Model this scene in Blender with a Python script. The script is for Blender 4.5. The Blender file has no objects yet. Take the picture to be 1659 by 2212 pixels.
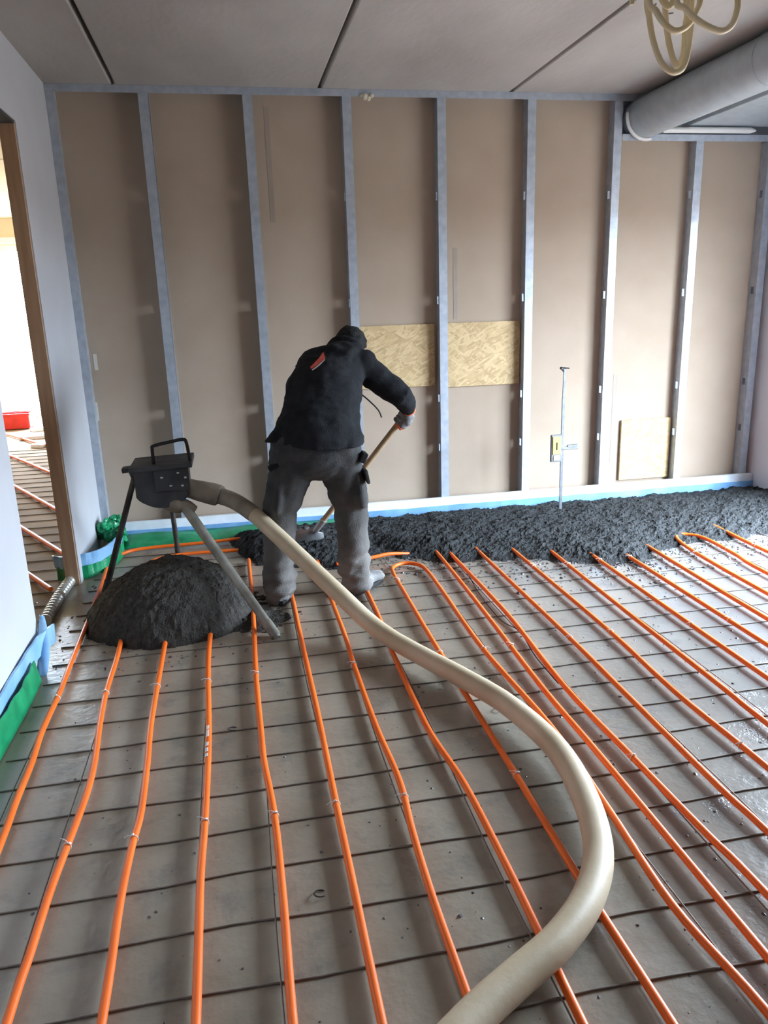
import bpy, bmesh, math, random
import numpy as np
from mathutils import Vector, Matrix

# ------------------------------------------------------------------ camera, sky, light, exposure
SC = bpy.context.scene
COL = SC.collection
random.seed(7)
RNG = np.random.default_rng(7)
EYE = Vector((0.0, 0.0, 1.47))
RGT = Vector((0.98051592, -0.19403126, -0.03066591))
UPV = Vector((0.08019724, 0.25288516, 0.96416674))
FWD = Vector((0.17932353, 0.94784016, -0.2635187))
cam = bpy.data.cameras.new('camera')
cam.sensor_fit = 'VERTICAL'
cam.sensor_height = 36.0
cam.lens = 36.0 * 1660.3 / 2212.0
cam.clip_start = 0.05
camo = bpy.data.objects.new('camera', cam)
COL.objects.link(camo)
mw = Matrix((RGT, UPV, -FWD)).transposed().to_4x4()
mw.translation = EYE
camo.matrix_world = mw
SC.camera = camo

vs = SC.view_settings
vs.view_transform = 'Standard'
vs.look = 'None'
vs.gamma = 1.0
vs.use_curve_mapping = False
vs.exposure = 0.0

SKY = 90.0
w = bpy.data.worlds.new('overcast_sky')
SC.world = w
w.use_nodes = True
nt = w.node_tree
nt.nodes.clear()
tc = nt.nodes.new('ShaderNodeTexCoord')
sx = nt.nodes.new('ShaderNodeSeparateXYZ')
rmp = nt.nodes.new('ShaderNodeValToRGB')
mr = nt.nodes.new('ShaderNodeMapRange')
bg = nt.nodes.new('ShaderNodeBackground')
ow = nt.nodes.new('ShaderNodeOutputWorld')
mr.inputs[1].default_value = -1.0
mr.inputs[2].default_value = 1.0
nt.links.new(tc.outputs['Generated'], sx.inputs[0])
nt.links.new(sx.outputs[2], mr.inputs[0])
nt.links.new(mr.outputs[0], rmp.inputs[0])
cr = rmp.color_ramp
cr.elements[0].position = 0.0
cr.elements[0].color = (0.05, 0.048, 0.045, 1)
cr.elements[1].position = 1.0
cr.elements[1].color = (0.78, 0.97, 1.18, 1)
for pos, c in ((0.49, (0.075, 0.072, 0.068, 1)), (0.51, (0.30, 0.355, 0.42, 1))):
    e = cr.elements.new(pos)
    e.color = c
nt.links.new(rmp.outputs[0], bg.inputs[0])
bg.inputs[1].default_value = SKY
nt.links.new(bg.outputs[0], ow.inputs[0])


def portal(name, loc, rot, sx_, sy_):
    l = bpy.data.lights.new(name, 'AREA')
    l.shape = 'RECTANGLE'
    l.size = sx_
    l.size_y = sy_
    l.cycles.is_portal = True
    o = bpy.data.objects.new(name, l)
    o.location = loc
    o.rotation_euler = rot
    COL.objects.link(o)
    return o


# room measures (metres): camera stands over the origin, the stud wall is at +Y
LX, RX, BY, CZ = -0.92, 3.84, 5.215, 2.728
DN, DF, DT = 3.335, 4.30, 2.36            # doorway in the left wall: near edge, far edge, top
WIN = [(2.20, 4.26, 0.06, 2.10)]   # window in the right wall
for i, (a, b, z0, z1) in enumerate(WIN):
    portal('window_portal', (RX + 0.16, (a + b) / 2, (z0 + z1) / 2), (0, math.pi / 2, 0), z1 - z0, b - a)
portal('window_portal', (-2.7, 12.06, 1.2), (-math.pi / 2, 0, 0), 3.4, 2.35)

# ------------------------------------------------------------------ helpers
ORG = {}


def noise3(P, seed=0):
    """vectorised lattice value noise in -1..1, P is (n,3)"""
    P = np.asarray(P, float)
    I = np.floor(P).astype(np.int64)
    F = P - I
    F = F * F * (3 - 2 * F)

    def h(i):
        n = (i[:, 0] * 374761393 + i[:, 1] * 668265263 + i[:, 2] * 2147483647 + seed * 974711) & 0xFFFFFFFF
        n = ((n ^ (n >> 13)) * 1274126177) & 0xFFFFFFFF
        n = n ^ (n >> 16)
        return (n & 0xFFFF) / 32767.5 - 1
    out = 0
    for a in (0, 1):
        for b in (0, 1):
            for c in (0, 1):
                wgt = (F[:, 0] if a else 1 - F[:, 0]) * (F[:, 1] if b else 1 - F[:, 1]) * (F[:, 2] if c else 1 - F[:, 2])
                out = out + wgt * h(I + np.array([a, b, c]))
    return out


def fbm(P, oct_=4, seed=0, gain=0.5):
    P = np.asarray(P, float)
    s, a = 0, 1.0
    for o in range(oct_):
        s = s + a * noise3(P * 2 ** o, seed + o)
        a *= gain
    return s


def props(o, label=None, cat=None, group=None, kind=None):
    if label:
        o['label'] = label
    if cat:
        o['category'] = cat
    if group:
        o['group'] = group
    if kind:
        o['kind'] = kind
    return o


def thing(name, loc, label, cat, group=None, kind=None):
    o = bpy.data.objects.new(name, None)
    o.empty_display_size = 0.1
    o.location = loc
    COL.objects.link(o)
    ORG[o.name] = Vector(loc)
    return props(o, label, cat, group, kind)


def put(name, bm, mat, parent=None, smooth=False, label=None):
    """link a bmesh (in world coordinates) as one mesh object"""
    me = bpy.data.meshes.new(name)
    o = bpy.data.objects.new(name, me)
    off = ORG.get(parent.name, Vector()) if parent else Vector()
    if off.length:
        bmesh.ops.translate(bm, verts=bm.verts, vec=-off)
    bm.normal_update()
    bm.to_mesh(me)
    bm.free()
    me.materials.append(mat)
    if smooth:
        me.polygons.foreach_set('use_smooth', [True] * len(me.polygons))
    COL.objects.link(o)
    if parent:
        o.parent = parent
    ORG[o.name] = off
    if label:
        o['label'] = label
    return o


def put_mesh(name, me, mat, parent=None, smooth=True):
    off = ORG.get(parent.name, Vector()) if parent else Vector()
    if off.length:
        me.transform(Matrix.Translation(-off))
    me.name = name
    me.materials.clear()
    me.materials.append(mat)
    if smooth:
        me.polygons.foreach_set('use_smooth', [True] * len(me.polygons))
    o = bpy.data.objects.new(name, me)
    COL.objects.link(o)
    if parent:
        o.parent = parent
    ORG[o.name] = off
    return o


def box(bm, x0, x1, y0, y1, z0, z1, bev=0.0):
    v = [bm.verts.new(p) for p in ((x0, y0, z0), (x1, y0, z0), (x1, y1, z0), (x0, y1, z0),
                                   (x0, y0, z1), (x1, y0, z1), (x1, y1, z1), (x0, y1, z1))]
    f = [bm.faces.new([v[i] for i in q]) for q in ((3, 2, 1, 0), (4, 5, 6, 7), (0, 1, 5, 4), (1, 2, 6, 5), (2, 3, 7, 6), (3, 0, 4, 7))]
    if bev > 0:
        es = list({e for q in f for e in q.edges})
        bmesh.ops.bevel(bm, geom=es, offset=bev, segments=2, affect='EDGES', profile=0.5)
    return v


def bxm(*a, bev=0.0):
    bm = bmesh.new()
    box(bm, *a, bev=bev)
    return bm


def obox(bm, c, ax, ay, az, hx, hy, hz, bev=0.0):
    """oriented box: centre, unit axes, half sizes"""
    t = bmesh.new()
    box(t, -hx, hx, -hy, hy, -hz, hz, bev)
    M = Matrix((Vector(ax), Vector(ay), Vector(az))).transposed().to_4x4()
    M.translation = Vector(c)
    t.transform(M)
    me = bpy.data.meshes.new('tmp')
    t.to_mesh(me)
    t.free()
    bm.from_mesh(me)
    bpy.data.meshes.remove(me)


def catmull(pts, n=6):
    P = [Vector(p) for p in pts]
    if len(P) < 3:
        return P
    Q = [P[0] * 2 - P[1]] + P + [P[-1] * 2 - P[-2]]
    out = []
    for i in range(1, len(Q) - 2):
        a, b, c, d = Q[i - 1:i + 3]
        for k in range(n):
            t = k / n
            out.append(0.5 * ((2 * b) + (c - a) * t + (2 * a - 5 * b + 4 * c - d) * t * t + (3 * b - a - 3 * c + d) * t ** 3))
    out.append(P[-1])
    return out


def frames(P):
    T = []
    for i in range(len(P)):
        a = P[max(0, i - 1)]
        b = P[min(len(P) - 1, i + 1)]
        d = (b - a)
        T.append(d.normalized() if d.length > 1e-9 else Vector((0, 0, 1)))
    up = Vector((0, 0, 1)) if abs(T[0].z) < 0.9 else Vector((0, 1, 0))
    N = []
    for t in T:
        n = (up - t * up.dot(t))
        if n.length < 1e-6:
            n = t.orthogonal()
        n.normalize()
        N.append((n, t.cross(n)))
        up = n
    return T, N


def tube(bm, P, r, seg=10, cap=True, closed=False):
    """tube along the points P; r is a number or a list"""
    P = [Vector(p) for p in P]
    R = r if isinstance(r, (list, tuple)) else [r] * len(P)
    T, N = frames(P)
    rings = []
    for p, (n, b), rr in zip(P, N, R):
        rings.append([bm.verts.new(p + (n * math.cos(2 * math.pi * k / seg) + b * math.sin(2 * math.pi * k / seg)) * rr) for k in range(seg)])
    for A, B in zip(rings, rings[1:]):
        for k in range(seg):
            bm.faces.new((A[k], A[(k + 1) % seg], B[(k + 1) % seg], B[k]))
    if cap:
        for f in (bm.faces.new(rings[0][::-1]), bm.faces.new(rings[-1])):
            for e in f.edges:
                e.smooth = False
    return rings


def ring(bm, c, axis, R, r, seg=20, seg2=8, a0=0.0, a1=2 * math.pi, ref=None):
    axis = Vector(axis).normalized()
    u = Vector(ref) if ref else axis.orthogonal()
    u = (u - axis * u.dot(axis)).normalized()
    v = axis.cross(u)
    full = abs(a1 - a0 - 2 * math.pi) < 1e-6
    n = seg if full else seg + 1
    rings = []
    for i in range(n):
        a = a0 + (a1 - a0) * i / seg
        d = u * math.cos(a) + v * math.sin(a)
        rings.append([bm.verts.new(Vector(c) + d * (R + r * math.cos(2 * math.pi * k / seg2)) + axis * r * math.sin(2 * math.pi * k / seg2)) for k in range(seg2)])
    for i in range(n if full else n - 1):
        A, B = rings[i], rings[(i + 1) % n]
        for k in range(seg2):
            bm.faces.new((A[k], B[k], B[(k + 1) % seg2], A[(k + 1) % seg2]))
    if not full:
        bm.faces.new(rings[0])
        bm.faces.new(rings[-1][::-1])


def ribbon(bm, P, z0, z1, th=0.006, lean=0.0, wave=0.0):
    """upright strip along a floor path, with thickness; lean pushes the top sideways"""
    P = [Vector(p) for p in P]
    rows = []
    for i, p in enumerate(P):
        a, b = P[max(0, i - 1)], P[min(len(P) - 1, i + 1)]
        t = (b - a)
        t.z = 0
        t.normalize()
        n = Vector((t.y, -t.x, 0))
        wv = wave * math.sin(i * 1.7) + wave * 0.6 * math.sin(i * 0.63 + 1)
        q = []
        for k in range(5):
            f = k / 4
            z = z0 + (z1 - z0) * f
            q.append((p + n * (lean * f + wv * f), z + wv * 0.4 * f, n))
        rows.append(q)
    fr = [[bm.verts.new((p.x, p.y, z)) for p, z, n in q] for q in rows]
    bk = [[bm.verts.new((p.x - n.x * th, p.y - n.y * th, z)) for p, z, n in q] for q in rows]
    m = 5
    for i in range(len(P) - 1):
        for k in range(m - 1):
            bm.faces.new((fr[i][k], fr[i][k + 1], fr[i + 1][k + 1], fr[i + 1][k]))
            bm.faces.new((bk[i][k], bk[i + 1][k], bk[i + 1][k + 1], bk[i][k + 1]))
        bm.faces.new((fr[i][m - 1], bk[i][m - 1], bk[i + 1][m - 1], fr[i + 1][m - 1]))
        bm.faces.new((fr[i][0], fr[i + 1][0], bk[i + 1][0], bk[i][0]))
    for r_ in (0, len(P) - 1):
        for k in range(m - 1):
            bm.faces.new((fr[r_][k], bk[r_][k], bk[r_][k + 1], fr[r_][k + 1]))
    bmesh.ops.recalc_face_normals(bm, faces=bm.faces)


def sheet(bm, rows, th=0.002):
    """thin film from rows of points"""
    a = [[bm.verts.new(p) for p in r] for r in rows]
    b = [[bm.verts.new((p[0], p[1], p[2] - th)) for p in r] for r in rows]
    n, m = len(rows), len(rows[0])
    for i in range(n - 1):
        for k in range(m - 1):
            bm.faces.new((a[i][k], a[i][k + 1], a[i + 1][k + 1], a[i + 1][k]))
            bm.faces.new((b[i][k], b[i + 1][k], b[i + 1][k + 1], b[i][k + 1]))
    for i in range(n - 1):
        bm.faces.new((a[i][0], a[i + 1][0], b[i + 1][0], b[i][0]))
        bm.faces.new((a[i][-1], b[i][-1], b[i + 1][-1], a[i + 1][-1]))
    for k in range(m - 1):
        bm.faces.new((a[0][k], b[0][k], b[0][k + 1], a[0][k + 1]))
        bm.faces.new((a[-1][k], a[-1][k + 1], b[-1][k + 1], b[-1][k]))
    bmesh.ops.recalc_face_normals(bm, faces=bm.faces)


def limb(bm, pts, radii, flat=None, seg=16, side=(1, 0, 0)):
    """closed rounded limb for fusing: radii are numbers or (a, b) with a along `side`"""
    P = [Vector(p) for p in pts]
    R = [(r, r) if not isinstance(r, (tuple, list)) else r for r in radii]
    Q, S = [], []
    t0 = (P[1] - P[0]).normalized()
    t1 = (P[-1] - P[-2]).normalized()
    for a in (80, 55, 30):
        Q.append(P[0] - t0 * math.sin(math.radians(a)) * min(R[0]))
        S.append((R[0][0] * math.cos(math.radians(a)), R[0][1] * math.cos(math.radians(a))))
    Q += P
    S += R
    for a in (30, 55, 80):
        Q.append(P[-1] + t1 * math.sin(math.radians(a)) * min(R[-1]))
        S.append((R[-1][0] * math.cos(math.radians(a)), R[-1][1] * math.cos(math.radians(a))))
    T, _ = frames(Q)
    rings = []
    for q, t, (ra, rb) in zip(Q, T, S):
        s = Vector(side)
        s = s - t * s.dot(t)
        if s.length < 1e-3:
            s = t.orthogonal()
        s.normalize()
        u = t.cross(s)
        rings.append([bm.verts.new(q + s * ra * math.cos(2 * math.pi * k / seg) + u * rb * math.sin(2 * math.pi * k / seg)) for k in range(seg)])
    for A, B in zip(rings, rings[1:]):
        for k in range(seg):
            bm.faces.new((A[k], A[(k + 1) % seg], B[(k + 1) % seg], B[k]))
    bm.faces.new(rings[0][::-1])
    bm.faces.new(rings[-1])


def ellipsoid(bm, c, rx, ry, rz, M=None):
    t = bmesh.ops.create_icosphere(bm, subdivisions=3, radius=1.0)
    m = Matrix.Translation(Vector(c)) @ (M.to_4x4() if M else Matrix.Identity(4)) @ Matrix.Diagonal((rx, ry, rz, 1))
    bmesh.ops.transform(bm, matrix=m, verts=t['verts'])


def fuse(bm, voxel=0.01, smooth=6, factor=0.5):
    """melt overlapping closed shapes into one continuous surface"""
    me = bpy.data.meshes.new('fuse')
    bmesh.ops.recalc_face_normals(bm, faces=bm.faces)
    bm.to_mesh(me)
    bm.free()
    o = bpy.data.objects.new('fuse', me)
    COL.objects.link(o)
    md = o.modifiers.new('r', 'REMESH')
    md.mode = 'VOXEL'
    md.voxel_size = voxel
    if smooth:
        s = o.modifiers.new('s', 'SMOOTH')
        s.factor = factor
        s.iterations = smooth
    dg = bpy.context.evaluated_depsgraph_get()
    out = bpy.data.meshes.new_from_object(o.evaluated_get(dg))
    bpy.data.objects.remove(o)
    bpy.data.meshes.remove(me)
    return out


def displace(me, fn):
    n = len(me.vertices)
    co = np.empty(n * 3)
    me.vertices.foreach_get('co', co)
    no = np.empty(n * 3)
    me.vertices.foreach_get('normal', no)
    co = co.reshape(-1, 3)
    no = no.reshape(-1, 3)
    co = co + no * fn(co)[:, None]
    me.vertices.foreach_set('co', co.ravel())
    me.update()


# ------------------------------------------------------------------ materials
def base(name, col, rough=0.6, metal=0.0, spec=0.5):
    m = bpy.data.materials.new(name)
    m.use_nodes = True
    b = m.node_tree.nodes['Principled BSDF']
    b.inputs['Base Color'].default_value = (*col, 1)
    b.inputs['Roughness'].default_value = rough
    b.inputs['Metallic'].default_value = metal
    b.inputs['Specular IOR Level'].default_value = spec
    return m, m.node_tree, b


def mottled(name, c1, c2, scale=8, rough=0.6, rough2=None, metal=0.0, spec=0.5, bump=0.0, bscale=40, stretch=(1, 1, 1), detail=6, lo=0.35, hi=0.65):
    m, t, b = base(name, c1, rough, metal, spec)
    N = t.nodes.new
    tc_ = N('ShaderNodeTexCoord')
    mp = N('ShaderNodeMapping')
    mp.inputs['Scale'].default_value = stretch
    t.links.new(tc_.outputs['Object'], mp.inputs[0])
    nz = N('ShaderNodeTexNoise')
    nz.inputs['Scale'].default_value = scale
    nz.inputs['Detail'].default_value = detail
    t.links.new(mp.outputs[0], nz.inputs['Vector'])
    rp = N('ShaderNodeValToRGB')
    rp.color_ramp.elements[0].position = lo
    rp.color_ramp.elements[1].position = hi
    rp.color_ramp.elements[0].color = (*c1, 1)
    rp.color_ramp.elements[1].color = (*c2, 1)
    t.links.new(nz.outputs['Fac'], rp.inputs[0])
    t.links.new(rp.outputs[0], b.inputs['Base Color'])
    if rough2 is not None:
        mr_ = N('ShaderNodeMapRange')
        mr_.inputs[1].default_value = 0.35
        mr_.inputs[2].default_value = 0.65
        mr_.inputs[3].default_value = rough
        mr_.inputs[4].default_value = rough2
        n2 = N('ShaderNodeTexNoise')
        n2.inputs['Scale'].default_value = scale * 0.6
        n2.inputs['Detail'].default_value = 4
        t.links.new(mp.outputs[0], n2.inputs['Vector'])
        t.links.new(n2.outputs['Fac'], mr_.inputs[0])
        t.links.new(mr_.outputs[0], b.inputs['Roughness'])
    if bump > 0:
        n3 = N('ShaderNodeTexNoise')
        n3.inputs['Scale'].default_value = bscale
        n3.inputs['Detail'].default_value = 5
        t.links.new(mp.outputs[0], n3.inputs['Vector'])
        bp = N('ShaderNodeBump')
        bp.inputs['Strength'].default_value = bump
        bp.inputs['Distance'].default_value = 0.01
        t.links.new(n3.outputs['Fac'], bp.inputs['Height'])
        t.links.new(bp.outputs[0], b.inputs['Normal'])
    return m


def floor_material():
    m, t, b = base('wet_foil_floor', (0.15, 0.135, 0.115), 0.4, 0.0, 0.5)
    N = t.nodes.new
    L = t.links.new
    tc_ = N('ShaderNodeTexCoord')
    n1 = N('ShaderNodeTexNoise')
    n1.inputs['Scale'].default_value = 2.2
    n1.inputs['Detail'].default_value = 8
    n1.inputs['Roughness'].default_value = 0.62
    L(tc_.outputs['Object'], n1.inputs['Vector'])
    r1 = N('ShaderNodeValToRGB')
    r1.color_ramp.elements[0].position = 0.32
    r1.color_ramp.elements[0].color = (0.235, 0.199, 0.147, 1)
    r1.color_ramp.elements[1].position = 0.7
    r1.color_ramp.elements[1].color = (0.345, 0.301, 0.234, 1)
    L(n1.outputs['Fac'], r1.inputs[0])
    n2 = N('ShaderNodeTexNoise')          # smeared cement film
    n2.inputs['Scale'].default_value = 5.5
    n2.inputs['Detail'].default_value = 9
    n2.inputs['Roughness'].default_value = 0.7
    L(tc_.outputs['Object'], n2.inputs['Vector'])
    r2 = N('ShaderNodeValToRGB')
    r2.color_ramp.elements[0].position = 0.52
    r2.color_ramp.elements[0].color = (0, 0, 0, 1)
    r2.color_ramp.elements[1].position = 0.72
    r2.color_ramp.elements[1].color = (1, 1, 1, 1)
    L(n2.outputs['Fac'], r2.inputs[0])
    mx = N('ShaderNodeMixRGB')
    mx.inputs[2].default_value = (0.165, 0.152, 0.134, 1)
    L(r2.outputs[0], mx.inputs[0])
    L(r1.outputs[0], mx.inputs[1])
    so = N('ShaderNodeSeparateXYZ')          # grey cement slurry smeared over the window side
    L(tc_.outputs['Object'], so.inputs[0])
    sl = N('ShaderNodeMapRange')
    sl.inputs[1].default_value = 0.4
    sl.inputs[2].default_value = 2.2
    sl.inputs[4].default_value = 0.75
    L(so.outputs[0], sl.inputs[0])
    ms = N('ShaderNodeMixRGB')
    ms.inputs[2].default_value = (0.185, 0.19, 0.198, 1)
    L(sl.outputs[0], ms.inputs[0])
    L(mx.outputs[0], ms.inputs[1])
    L(ms.outputs[0], b.inputs['Base Color'])
    mr_ = N('ShaderNodeMapRange')
    mr_.inputs[1].default_value = 0.3
    mr_.inputs[2].default_value = 0.7
    mr_.inputs[3].default_value = 0.24
    mr_.inputs[4].default_value = 0.46
    L(n1.outputs['Fac'], mr_.inputs[0])
    sp = N('ShaderNodeSeparateXYZ')          # slurry-wet area on the window side
    L(tc_.outputs['Object'], sp.inputs[0])
    wx = N('ShaderNodeMapRange')
    wx.inputs[1].default_value = 0.3
    wx.inputs[2].default_value = 1.9
    wx.inputs[3].default_value = 1.0
    wx.inputs[4].default_value = 0.55
    L(sp.outputs[0], wx.inputs[0])
    mu = N('ShaderNodeMath')
    mu.operation = 'MULTIPLY'
    L(mr_.outputs[0], mu.inputs[0])
    L(wx.outputs[0], mu.inputs[1])
    L(mu.outputs[0], b.inputs['Roughness'])
    n3 = N('ShaderNodeTexNoise')
    n3.inputs['Scale'].default_value = 38
    n3.inputs['Detail'].default_value = 6
    L(tc_.outputs['Object'], n3.inputs['Vector'])
    bp = N('ShaderNodeBump')
    bp.inputs['Strength'].default_value = 0.30
    bp.inputs['Distance'].default_value = 0.006
    L(n3.outputs['Fac'], bp.inputs['Height'])
    n4 = N('ShaderNodeTexNoise')           # fine splatter relief in the wet area
    n4.inputs['Scale'].default_value = 120
    n4.inputs['Detail'].default_value = 3
    L(tc_.outputs['Object'], n4.inputs['Vector'])
    wm = N('ShaderNodeMapRange')
    wm.inputs[1].default_value = 0.5
    wm.inputs[2].default_value = 1.7
    L(sp.outputs[0], wm.inputs[0])
    wm2 = N('ShaderNodeMath')
    wm2.operation = 'MULTIPLY'
    L(wm.outputs[0], wm2.inputs[0])
    L(r2.outputs[0], wm2.inputs[1])
    b2 = N('ShaderNodeBump')
    b2.inputs['Distance'].default_value = 0.006
    L(wm2.outputs[0], b2.inputs['Strength'])
    L(n4.outputs['Fac'], b2.inputs['Height'])
    L(bp.outputs[0], b2.inputs['Normal'])
    L(b2.outputs[0], b.inputs['Normal'])
    return m


def osb_material():
    m, t, b = base('osb', (0.5, 0.36, 0.2), 0.65)
    N = t.nodes.new
    L = t.links.new
    tc_ = N('ShaderNodeTexCoord')
    prev = None
    for i, (ang, sc_) in enumerate(((0.75, 1.0), (1.15, 1.15), (-0.6, 0.9), (0.45, 1.2))):
        mp = N('ShaderNodeMapping')
        m0 = N('ShaderNodeMapping')
        m0.inputs['Rotation'].default_value = (0, ang, 0)
        L(tc_.outputs['Object'], m0.inputs[0])
        mp.inputs['Location'].default_value = (i * 3.1, 0, i * 1.7)
        mp.inputs['Scale'].default_value = (13 * sc_, 1, 62 * sc_)
        L(m0.outputs[0], mp.inputs[0])
        vo = N('ShaderNodeTexVoronoi')
        vo.voronoi_dimensions = '3D'
        vo.inputs['Scale'].default_value = 1.0
        L(mp.outputs[0], vo.inputs['Vector'])
        rp = N('ShaderNodeValToRGB')
        rp.color_ramp.elements[0].color = (0.46, 0.32, 0.16, 1)
        rp.color_ramp.elements[1].color = (0.68, 0.51, 0.28, 1)
        e = rp.color_ramp.elements.new(0.5)
        e.color = (0.58, 0.42, 0.215, 1)
        sp = N('ShaderNodeSeparateColor')
        L(vo.outputs['Color'], sp.inputs[0])
        L(sp.outputs[i % 3], rp.inputs[0])
        if prev is None:
            prev = rp.outputs[0]
        else:
            sel = N('ShaderNodeMath')
            sel.operation = 'GREATER_THAN'
            sel.inputs[1].default_value = 0.55
            L(sp.outputs[(i + 1) % 3], sel.inputs[0])
            mx = N('ShaderNodeMixRGB')
            L(sel.outputs[0], mx.inputs[0])
            L(prev, mx.inputs[1])
            L(rp.outputs[0], mx.inputs[2])
            prev = mx.outputs[0]
    L(prev, b.inputs['Base Color'])
    bw = N('ShaderNodeRGBToBW')
    L(prev, bw.inputs[0])
    bp = N('ShaderNodeBump')
    bp.inputs['Strength'].default_value = 0.4
    bp.inputs['Distance'].default_value = 0.004
    L(bw.outputs[0], bp.inputs['Height'])
    L(bp.outputs[0], b.inputs['Normal'])
    return m


def trouser_material():
    m = mottled('work_trouser_cloth', (0.022, 0.0225, 0.0235), (0.046, 0.045, 0.044), scale=9, rough=0.9, bump=0.35, bscale=160)
    t = m.node_tree
    b = t.nodes['Principled BSDF']
    N = t.nodes.new
    L = t.links.new
    old = b.inputs['Base Color'].links[0].from_socket
    ge = N('ShaderNodeTexCoord')
    sp = N('ShaderNodeSeparateXYZ')
    L(ge.outputs['Object'], sp.inputs[0])
    mr_ = N('ShaderNodeMapRange')          # cement dust, heavier towards the turn-ups
    mr_.inputs[1].default_value = 0.58
    mr_.inputs[2].default_value = 0.05
    mr_.inputs[3].default_value = 0.0
    mr_.inputs[4].default_value = 0.80
    L(sp.outputs[2], mr_.inputs[0])
    nz = N('ShaderNodeTexNoise')
    nz.inputs['Scale'].default_value = 7
    nz.inputs['Detail'].default_value = 6
    L(ge.outputs['Object'], nz.inputs['Vector'])
    mu = N('ShaderNodeMath')
    mu.operation = 'MULTIPLY'
    L(mr_.outputs[0], mu.inputs[0])
    L(nz.outputs['Fac'], mu.inputs[1])
    mx = N('ShaderNodeMixRGB')
    mx.inputs[2].default_value = (0.36, 0.33, 0.30, 1)
    L(mu.outputs[0], mx.inputs[0])
    L(old, mx.inputs[1])
    L(mx.outputs[0], b.inputs['Base Color'])
    return m


M = {}
M['floor'] = floor_material()
M['osb'] = osb_material()
M['trouser'] = trouser_material()
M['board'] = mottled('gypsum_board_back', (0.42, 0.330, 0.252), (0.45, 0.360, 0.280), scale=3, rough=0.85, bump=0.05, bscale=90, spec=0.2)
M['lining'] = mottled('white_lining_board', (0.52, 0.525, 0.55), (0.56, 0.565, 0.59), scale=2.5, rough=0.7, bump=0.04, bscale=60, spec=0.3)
M['steel'] = mottled('galvanised_steel', (0.42, 0.47, 0.54), (0.52, 0.57, 0.64), scale=22, rough=0.42, rough2=0.55, metal=0.55)
M['concrete'] = mottled('ceiling_concrete', (0.37, 0.335, 0.305), (0.49, 0.455, 0.42), scale=1.6, rough=0.85, bump=0.2, bscale=30, stretch=(1, 0.45, 1), spec=0.25)
M['dark'] = base('dark_joint', (0.05, 0.045, 0.04), 0.9)[0]
M['timber'] = mottled('timber_reveal', (0.42, 0.26, 0.16), (0.52, 0.34, 0.22), scale=3, rough=0.7, stretch=(14, 14, 1))
M['pipe'] = mottled('orange_heating_pipe', (0.84, 0.135, 0.012), (0.90, 0.16, 0.018), scale=5, rough=0.38, rough2=0.46, spec=0.4)
M['tie'] = base('white_plastic', (0.80, 0.80, 0.78), 0.4)[0]
M['wire'] = mottled('reinforcing_steel', (0.17, 0.148, 0.122), (0.23, 0.20, 0.17), scale=30, rough=0.6, metal=0.3)
M['screed'] = mottled('wet_screed', (0.010, 0.0108, 0.0112), (0.026, 0.0275, 0.0285), scale=60, rough=0.6, rough2=0.85, bump=0.9, bscale=140, spec=0.3)
M['screed_dark'] = mottled('fresh_screed', (0.021, 0.0175, 0.013), (0.040, 0.034, 0.026), scale=60, rough=0.6, rough2=0.85, bump=0.9, bscale=140, spec=0.4)
M['hose'] = mottled('beige_rubber_hose', (0.45, 0.35, 0.225), (0.61, 0.50, 0.35), scale=5, rough=0.42, rough2=0.6, bump=0.06, bscale=60, lo=0.3, hi=0.7)
M['coupling'] = mottled('muddy_hose_coupling', (0.19, 0.155, 0.11), (0.29, 0.245, 0.18), scale=12, rough=0.6, bump=0.3, bscale=50)
M['hopper'] = mottled('black_painted_steel', (0.018, 0.020, 0.022), (0.05, 0.052, 0.055), scale=9, rough=0.45, rough2=0.7, bump=0.15, bscale=40)
M['leg'] = mottled('grey_muddy_steel', (0.19, 0.18, 0.15), (0.33, 0.315, 0.27), scale=10, rough=0.5, rough2=0.75, metal=0.3, bump=0.2, bscale=60)
M['leg_dark'] = mottled('dark_muddy_steel', (0.035, 0.033, 0.03), (0.09, 0.085, 0.078), scale=10, rough=0.6, metal=0.2, bump=0.2, bscale=60)
M['bolt'] = base('bright_bolt_steel', (0.6, 0.6, 0.6), 0.35, 0.8)[0]
M['foam_white'] = mottled('white_foam', (0.72, 0.75, 0.80), (0.80, 0.83, 0.87), scale=12, rough=0.7)
M['foam_blue'] = mottled('blue_foam', (0.15, 0.34, 0.62), (0.21, 0.42, 0.70), scale=9, rough=0.6)
M['film_green'] = mottled('green_film', (0.004, 0.20, 0.075), (0.012, 0.30, 0.12), scale=11, rough=0.32, bump=0.3, bscale=14)
M['film_blue'] = mottled('blue_film', (0.19, 0.40, 0.66), (0.30, 0.52, 0.75), scale=7, rough=0.35, bump=0.2, bscale=14)
M['duct'] = mottled('galvanised_duct', (0.44, 0.49, 0.52), (0.50, 0.55, 0.58), scale=14, rough=0.36, rough2=0.44, metal=0.25)
M['conduit'] = mottled('cream_conduit', (0.72, 0.59, 0.34), (0.80, 0.69, 0.46), scale=10, rough=0.4)
M['rod'] = mottled('grey_alloy', (0.26, 0.28, 0.31), (0.36, 0.38, 0.41), scale=20, rough=0.35, metal=0.7)
M['yellow'] = mottled('pale_yellow_plastic', (0.66, 0.53, 0.13), (0.72, 0.60, 0.18), scale=15, rough=0.45)
M['greyp'] = mottled('grey_plastic', (0.16, 0.17, 0.175), (0.22, 0.23, 0.235), scale=15, rough=0.5)
M['black'] = base('black_rubber', (0.012, 0.012, 0.013), 0.7)[0]
M['hoodie'] = mottled('black_hoodie_cloth', (0.010, 0.011, 0.013), (0.018, 0.019, 0.022), scale=12, rough=0.95, bump=0.4, bscale=180, spec=0.2)
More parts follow.
